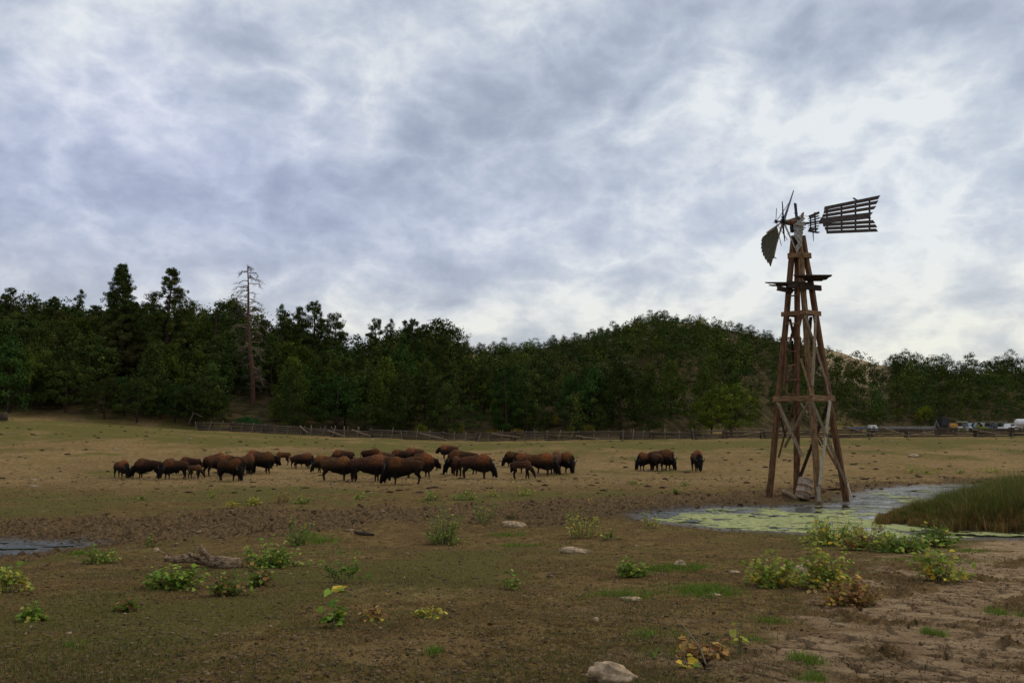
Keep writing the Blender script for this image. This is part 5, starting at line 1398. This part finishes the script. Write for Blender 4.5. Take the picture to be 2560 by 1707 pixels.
WD = [
 (745, 1368, 88, 78, 210, .075, 'gy', 'upright green weed with yellow flecks beyond the right end of the dead log'),
 (678, 1420, 150, 62, 420, .085, 'g', 'broad leafy green weed at the right end of the dead log'),
 (437, 1470, 150, 54, 380, .085, 'g', 'wide dark green weed hiding the left front of the dead log'),
 (560, 1490, 100, 60, 170, .075, 'go', 'thin green and brown weed in front of the dead log'),
 (645, 1468, 80, 66, 150, .075, 'go', 'olive weed below the broad weed by the log end'),
 (248, 1410, 95, 44, 200, .075, 'g', 'low green weed between puddle and dead log'),
 (28, 1482, 85, 62, 90, .09, 'y', 'weed with large yellow leaves at the left edge'),
 (82, 1552, 58, 34, 100, .07, 'g', 'small green weed below the yellow leaved weed at left'),
 (318, 1528, 62, 28, 70, .07, 'go', 'small drooping weed between left edge and dead log'),
 (858, 1460, 105, 95, 120, .075, 'gy', 'leggy weed with bare stems left of centre'),
 (848, 1572, 92, 82, 26, .13, 'gy', 'sparse weed with few big leaves and one orange yellow leaf'),
 (930, 1552, 60, 28, 40, .07, 'd', 'withered brown weed right of the sparse big leaved one'),
 (1062, 1545, 80, 34, 45, .07, 'yg', 'low row of yellow leaves on bare mud'),
 (1108, 1365, 108, 92, 330, .08, 'g', 'tall bushy green weed at the picture centre left of the white stones'),
 (1212, 1308, 70, 58, 120, .08, 'g', 'green weed on the mud bank behind the bushy centre weed'),
 (1270, 1300, 60, 45, 70, .07, 'r', 'reddish dry weed beside the green one on the mud bank'),
 (1455, 1350, 95, 90, 190, .08, 'yg', 'yellowing conical weed right of the flat stone at centre'),
 (1520, 1350, 60, 24, 60, .08, 'gy', 'low tail of leaves right of the yellowing conical weed'),
 (1617, 1322, 55, 40, 70, .08, 'y', 'yellow green weed at the left tip of the pond'),
 (1578, 1442, 88, 42, 240, .08, 'g', 'dense low dark green weed in right centre foreground'),
 (1280, 1476, 50, 48, 26, .08, 'g', 'spindly weed with few leaves in the centre foreground'),
 (2085, 1366, 150, 68, 480, .115, 'y', 'yellow green weed at the left of the pond side clump'),
 (2170, 1378, 140, 66, 420, .11, 'o', 'olive and red brown weed in middle of the pond side clump'),
 (2250, 1384, 150, 60, 450, .115, 'g', 'green weed right of the red brown one beside the pond'),
 (2345, 1370, 110, 62, 300, .115, 'gy', 'green weed at the right end of the pond side clump'),
 (2190, 1342, 46, 52, 50, .07, 'r', 'thin red seeded stalks rising from the pond side clump'),
 (1940, 1470, 150, 84, 250, .10, 'y', 'sprawling light green weed left of the tall yellowing weed'),
 (2055, 1478, 150, 118, 330, .10, 'y', 'tall light green weed with yellow leaves on the drying mud'),
 (2125, 1512, 160, 62, 340, .075, 'd', 'brown withered foliage trailing off right of the tall yellowing weed'),
 (2348, 1452, 118, 96, 170, .105, 'y', 'yellow green weed with reddish stems at right below the pond'),
 (1760, 1660, 150, 58, 150, .07, 'r', 'dead brown leaf litter heap around a bent stalk at the bottom'),
 (1852, 1640, 30, 80, 7, .085, 'yg', 'thin stalk with one large yellow leaf near the bottom'),
 (1715, 1668, 60, 24, 8, .075, 'yg', 'pair of yellow leaves on the mud at the bottom'),
 (530, 1245, 22, 20, 40, .10, 'yg', 'far left one of the yellow tufts beyond the mud bank'), (582, 1267, 34, 18, 60, .10, 'yg', 'small yellow tuft beyond the mud bank'),
 (632, 1263, 48, 26, 90, .10, 'yg', 'larger yellow tuft right of the small yellow tuft'), (705, 1258, 50, 32, 80, .09, 'r', 'russet tuft right of the yellow tufts'),
 (753, 1260, 46, 20, 90, .10, 'g', 'green tuft right of the russet tuft'), (355, 1250, 16, 12, 30, .09, 'g', 'tiny green tuft far left beyond the mud bank'),
 (1080, 1252, 50, 24, 90, .10, 'g', 'green tuft left of the wide tuft beyond the mud bank'), (1165, 1250, 68, 24, 120, .10, 'g', 'wide green tuft beyond the mud bank near centre'),
 (1232, 1242, 34, 26, 50, .10, 'y', 'pale tuft right of the wide green tuft'), (1305, 1240, 56, 34, 100, .10, 'y', 'tall yellow green tuft below the third bison group'),
 (895, 1248, 40, 16, 50, .10, 'g', 'low green tuft below the biggest bison'), (1587, 1212, 26, 16, 40, .11, 'g', 'green tuft below the trio of bison'),
 (1715, 1215, 30, 14, 40, .11, 'g', 'green tuft between the trio and windmill'), (1690, 1232, 30, 16, 40, .1, 'g', 'green tuft nearest the mud left of the windmill'),
 (2280, 1184, 46, 20, 60, .12, 'y', 'green tuft on the field right of the windmill'), (2330, 1185, 40, 22, 60, .12, 'y', 'yellow green tuft second right of the windmill'),
 (2470, 1183, 60, 22, 80, .12, 'y', 'yellow green tuft at far right beyond the pond'), (2400, 1184, 30, 14, 40, .12, 'g', 'low tuft between the two right hand tufts'),
 (378, 1366, 50, 26, 60, .07, 'go', 'faint weed on the mud above the dead log'),
]
NR_S = NR
for a in WD: weed(*a[:7], a[7], leggy=.6 if a[4] < 130 else .3)
NR = NR_S
# bent bare stalk in the litter heap
p = G(1765, 1660)
o = MB().tube([Vector((0, 0, 0)), Vector((-.03, .02, .10)), Vector((-.10, .03, .20)), Vector((-.19, .04, .30))], [.006, .005, .004, .002], 5).build('dry_stalk', M_CANVAS, None); o.location = p
tag(o, 'bent bare straw coloured stalk rising from the leaf litter at the bottom', 'stalk')
# ------------------------------------------------------------------ stones and wood in the foreground
def rock(u, v, w, h, label, mat=M_ROCK, seed=0, dp=.7, sub=4, rot=0.0, sink=.25, name='stone', k=1.0):
    p = hit(u, v, ground); p.z = gz(p.x, p.y); mpp = p.y / F
    V, Fc = ico(sub); n = V.copy()
    W, Hh = w * mpp / 2, h * mpp * .75
    a = fbm(n[:, 0] * 1.4 + seed, n[:, 1] * 1.4 + n[:, 2] * 1.7, seed, 4) * .45 + fbm(n[:, 0] * 5 + n[:, 2] * 3, n[:, 1] * 5 - n[:, 2] * 4, seed + 3, 4) * .18
    n *= (1 + a * k)[:, None]
    n *= np.array([W, W * dp, Hh]); n[:, 2] += Hh * (1 - sink) * .6
    c, s = math.cos(rot), math.sin(rot); X = n[:, 0] * c - n[:, 2] * s; Z = n[:, 0] * s + n[:, 2] * c
    n = np.stack([X, n[:, 1], Z], -1)
    o = link(name, np_mesh(name, n, Fc, mat, smooth=True)); o.location = p; tag(o, label, 'stone' if name == 'stone' else name); return o
rock(1437, 1382, 78, 13, 'long flat pale stone lying right of centre', seed=3, dp=.35, rot=-.10, k=.7)
rock(1285, 1316, 60, 12, 'pale lying stone between dry weeds on the mud bank', seed=9, dp=.4, rot=-.12, k=.8)
rock(1528, 1702, 116, 38, 'big rough tan boulder sloping to the right at the bottom edge', seed=17, dp=.45, k=.9, rot=-.26, sink=.25)
rock(1700, 1417, 30, 15, 'small lumpy stone right of the dense green weed', seed=31, k=1.2)
rock(1578, 1500, 50, 8, 'flat broken pale stone on the grassy foreground', seed=33, dp=.5, k=1.3)
rock(1785, 1490, 34, 7, 'flat stone in a patch of bright grass', seed=35, dp=.5)
rock(1835, 1431, 28, 5, 'small flat stone left of the sprawling light green weed', seed=36, dp=.6)
rock(2003, 1437, 34, 22, 'brown stone behind the sprawling light green weed', seed=37)
rock(1489, 1552, 16, 9, 'small angular stone in the lower centre', seed=38)
rock(1375, 1441, 16, 6, 'small dark stone between spindly weed and dense weed', M_LOG, seed=39)
rock(746, 1413, 22, 9, 'small pale stone at the right end of the broad weed', seed=40)
rock(2285, 1142, 26, 7, 'pale flat stone far out on the field right of the windmill', seed=41)
rock(390, 1378, 14, 8, 'small pale stone at the left tip of the dead log', seed=42)
# dead log with branch stubs
def dl(x, y, Y): return at(380 + x / 9.046, 1350 + y / 9.046, Y)
p0 = hit(500, 1418, ground); YL = p0.y
log_thing('dead_log', [dl(300, 400, YL + .35), dl(480, 440, YL + .3), dl(800, 420, YL + .2), dl(1150, 450, YL + .1), dl(1500, 490, YL), dl(1750, 540, YL - .05), dl(1980, 560, YL - .1)],
          [.035, .06, .065, .08, .11, .12, .115], M_LOG, 'fallen dead tree trunk with broken branch stubs lying in the left foreground', 'log', 12,
          [([dl(1290, 420, YL), dl(1200, 250, YL), dl(1140, 160, YL)], [.045, .035, .025], 'branch'), ([dl(1180, 420, YL + .1), dl(1085, 210, YL + .1), dl(1140, 120, YL + .1)], [.04, .03, .03], 'branch'),
           ([dl(1050, 420, YL), dl(900, 350, YL - .1), dl(830, 300, YL - .15)], [.03, .03, .035], 'branch'), ([dl(300, 330, YL + .3), dl(165, 240, YL + .3)], [.016, .014], 'branch'),
           ([dl(330, 480, YL + .3), dl(300, 340, YL + .3)], [.04, .03], 'branch'), ([dl(960, 360, YL + .2), dl(1080, 345, YL + .2)], [.015, .015], 'branch'),
           ([dl(1710, 640, YL - .15), dl(1720, 480, YL - .15), dl(1780, 380, YL)], [.014, .016, .01], 'branch'), ([dl(750, 380, YL + .2), dl(680, 330, YL + .2)], [.04, .03], 'branch')])
log_thing('driftwood', [G(888, 1332, .03), G(912, 1338, .05), G(935, 1340, .04)], [.04, .05, .03], M_WOODD, 'dark broken stick beside the churned mud left of centre', 'stick')
log_thing('driftwood', [G(860, 1328, .02), G(885, 1327, .03)], [.04, .03], M_LOG, 'short pale stick just left of the dark broken stick', 'stick')
o_ = log_thing('tree_stump', [G(8, 1053, .1), G(8, 1053, .6), G(14, 1050, .8)], [.5, .35, .12], M_WOODD, 'dark root stump lying at the left field edge below the wood', 'stump')
# ------------------------------------------------------------------ ground cover
def scatter(n, ulo, uhi, vlo, vhi, seed):
    g = np.random.default_rng(seed)
    yn = np.interp(-HZ, -vv, yy) if False else None
    v = g.uniform(vlo, vhi, n); Y = np.interp(-v, -np.maximum.accumulate(vv[::-1])[::-1], yy); Y = Y * g.uniform(.98, 1.02, n)
    u = g.uniform(ulo, uhi, n); return (u - CX) / F * Y, Y
def clods():
    g = np.random.default_rng(9); V1, F1 = ico(1)
    x, y = scatter(34000, -60, 2620, 1180, 1720, 4); ch, dr = masks(x, y)
    keep = (sdpoly(x, y, POND) > .2) & (sdpoly(x, y, PUDDLE) > .1); x, y, ch, dr = x[keep], y[keep], ch[keep], dr[keep]
    z = ground(x, y); n = len(x)
    s = g.uniform(.3, 1, n) ** 3.5 * (.016 + .0019 * y) * (1 + .6 * ch - .3 * dr)
    V = V1[None] * (1 + g.uniform(-.42, .42, (n, len(V1), 1))) * s[:, None, None] * np.array([1.15, 1, .55]) * .85
    V = V + np.stack([x, y, z], -1)[:, None, :]
    Fc = F1[None] + (np.arange(n) * len(V1))[:, None, None]
    c = np.array([.120, .080, .042]) * g.uniform(.5, 1.4, (n, 1)) * (1 + .7 * dr[:, None]); pale = g.random(n) < .03; s[pale] *= .6; c[pale] = np.array([.26, .185, .105]) * g.uniform(.7, 1.2, (pale.sum(), 1))
    T_ = np.repeat(c, len(V1), 0)
    tag(link('soil_clods', np_mesh('soil_clods', V.reshape(-1, 3), Fc.reshape(-1, 3), M_CLOD, T_)), 'brown soil clods and pebbles strewn over the pasture', kind='stuff')
    # dung and dark tussocks further out
    n = 900; Y = g.uniform(36, 96, n) ** 1.0; u = g.uniform(-60, 2620, n); x = (u - CX) / F * Y
    z = ground(x, Y); s = g.uniform(.3, 1, n) ** 2.5 * .20
    V = V1[None] * (1 + g.uniform(-.3, .3, (n, len(V1), 1))) * s[:, None, None] * np.array([1.3, 1, .42]) + np.stack([x, Y, z + .01], -1)[:, None, :]
    c = np.array([.035, .022, .014]) * g.uniform(.6, 1.5, (n, 1)); pale = g.random(n) < .12; c[pale] = np.array([.30, .24, .17])
    Fc = F1[None] + (np.arange(n) * len(V1))[:, None, None]
    tag(link('dung', np_mesh('dung', V.reshape(-1, 3), Fc.reshape(-1, 3), M_CLOD, np.repeat(c, len(V1), 0), smooth=True)), 'dark dung scattered over the pasture around the herd', kind='stuff')
clods()
def blades(name, x, y, z, h, w, cols, label, lean=.5, seed=1):
    g = np.random.default_rng(seed); n = len(x); a = g.uniform(0, 6.28, n); d = np.stack([np.cos(a), np.sin(a), np.zeros(n)], -1)
    s = np.stack([-np.sin(a + g.uniform(-1, 1, n)), np.cos(a), np.zeros(n)], -1); B = np.stack([x, y, z], -1); h = h[:, None]; w = w[:, None]
    L = lean * g.uniform(.1, 1, (n, 1))
    m = B + d * h * L * .35 + np.array([0, 0, 1.0]) * h * .6; t = B + d * h * L + np.array([0, 0, 1.0]) * h * (1 - .25 * L)
    V = np.stack([B - s * w, B + s * w, m + s * w * .7, m - s * w * .7, t + s * w * .12, t - s * w * .12], 1).reshape(-1, 3)
    b0 = (np.arange(n) * 6)[:, None]; Fc = np.concatenate([b0 + np.array([[0, 1, 2, 3]]), b0 + np.array([[3, 2, 4, 5]])])
    tag(link(name, np_mesh(name, V, Fc, M_GRASS, np.repeat(cols, 6, 0))), label, kind='stuff')
def grass():
    g = np.random.default_rng(21)
    X = []; Yy = []
    x, y = scatter(260000, -60, 2620, 1190, 1720, 31)
    ch, dr = masks(x, y)
    den = .26 + .9 * fbm(x * .5, y * .5, 121, 4) + .5 * fbm(x * 2.2, y * 2.2, 122, 2)
    k = (den * (1 - .85 * dr) * (1 - .9 * ch) > g.uniform(.05, .85, len(x))) & (sdpoly(x, y, POND) > .25) & (sdpoly(x, y, PUDDLE) > .15)
    X.append(x[k]); Yy.append(y[k])
    lush = []
    for (u, v, w, h, n) in ((1710, 1420, 90, 14, 1600), (1640, 1425, 60, 9, 700), (1745, 1480, 90, 22, 2200), (1800, 1478, 70, 18, 900), (1270, 1338, 70, 12, 700), (1300, 1365, 100, 10, 700), (800, 1352, 60, 16, 1000), (760, 1340, 60, 14, 700),
                            (2340, 1405, 160, 12, 1300), (1560, 1490, 130, 16, 1200), (1930, 1555, 60, 10, 300), (2330, 1590, 40, 10, 350), (2510, 1540, 50, 14, 450), (2015, 1655, 50, 14, 450), (2030, 1700, 50, 12, 350), (195, 1383, 40, 9, 500), (1090, 1632, 30, 9, 200),
                            (180, 1615, 30, 6, 150), (2420, 1380, 70, 8, 500), (1700, 1305, 40, 8, 250), (1655, 1640, 80, 14, 350), (1640, 1590, 100, 14, 350), (1900, 1600, 80, 12, 250)):
        c = hit(u, v); m = c.y / F; a = g.normal(size=n) * w * m * .36; b_ = g.normal(size=n) * h * m * 2.6
        n_ = fbm((c.x + a) * 5, (c.y + b_) * 5, 140, 3) > -.08; lush.append(((c.x + a)[n_], (c.y + b_)[n_]))
    nb = sum(len(q) for q in X); x = np.concatenate(X + [q[0] for q in lush]); y = np.concatenate(Yy + [q[1] for q in lush]); n = len(x)
    isl = np.arange(n) >= nb
    z = ground(x, y) - .004
    h = g.uniform(.012, .035, n) * (1 + y / 30) * np.where(isl, 2.0, 1); w = (.0014 + .00020 * y) * g.uniform(.7, 1.3, n)
    c = np.array([.10, .115, .030]) * g.uniform(.5, 1.3, (n, 1)); dry = g.random(n) < .35; c[dry] = np.array([.18, .135, .06]) * g.uniform(.6, 1.2, (dry.sum(), 1))
    c[isl] = np.array([.14, .20, .03]) * g.uniform(.6, 1.35, (isl.sum(), 1))
    blades('grass', x, y, z, h, w, c, 'short cropped grass with a few brighter green patches', .9)
grass()
def reeds():
    g = np.random.default_rng(55); xs = [p[0] for p in ISLE]; ys_ = [p[1] for p in ISLE]
    n = 190000; x = g.uniform(min(xs), 21, n); y = g.uniform(min(ys_), max(ys_), n)
    d = sdpoly(x, y, ISLE) + .8 * fbm(x * 1.3, y * 1.3, 131, 3)
    k = d < 0; x, y, d = x[k], y[k], d[k]; n = len(x)
    z = ground(x, y) - .02; ins = np.clip(-d / 1.2, 0, 1)
    h = (.32 + .62 * ins) * g.uniform(.7, 1.15, n) * (1 + .45 * fbm(x * .8, y * .8, 133, 3) + .75 * fbm(x * 2.6, y * 2.6, 134, 2)) * np.where(g.random(n) < .04, 1.25, 1) 
    cl = fbm(x * 1.1, y * 1.1, 135, 3)
    c = np.array([.105, .130, .026]) * g.uniform(.5, 1.5, (n, 1)); 
    h = h * np.interp(CX + F * x / y, [2160, 2300, 2420, 2560], [.42, .60, .95, 1.15])
    br = g.random(n) < (.10 + .65 * (1 - ins) + .4 * np.clip(cl, 0, 1)) ; c[br] = np.array([.34, .19, .07]) * g.uniform(.45, 1.3, (br.sum(), 1))
    ol = g.random(n) < .2; c[ol] = np.array([.11, .105, .03]) * g.uniform(.6, 1.2, (ol.sum(), 1))
    blades('sedge', x, y, z, h, np.full(n, .0065) * g.uniform(.6, 1.3, n), c, 'tall green and rusty sedge growing on the island in the pond', .75, 3)
reeds()
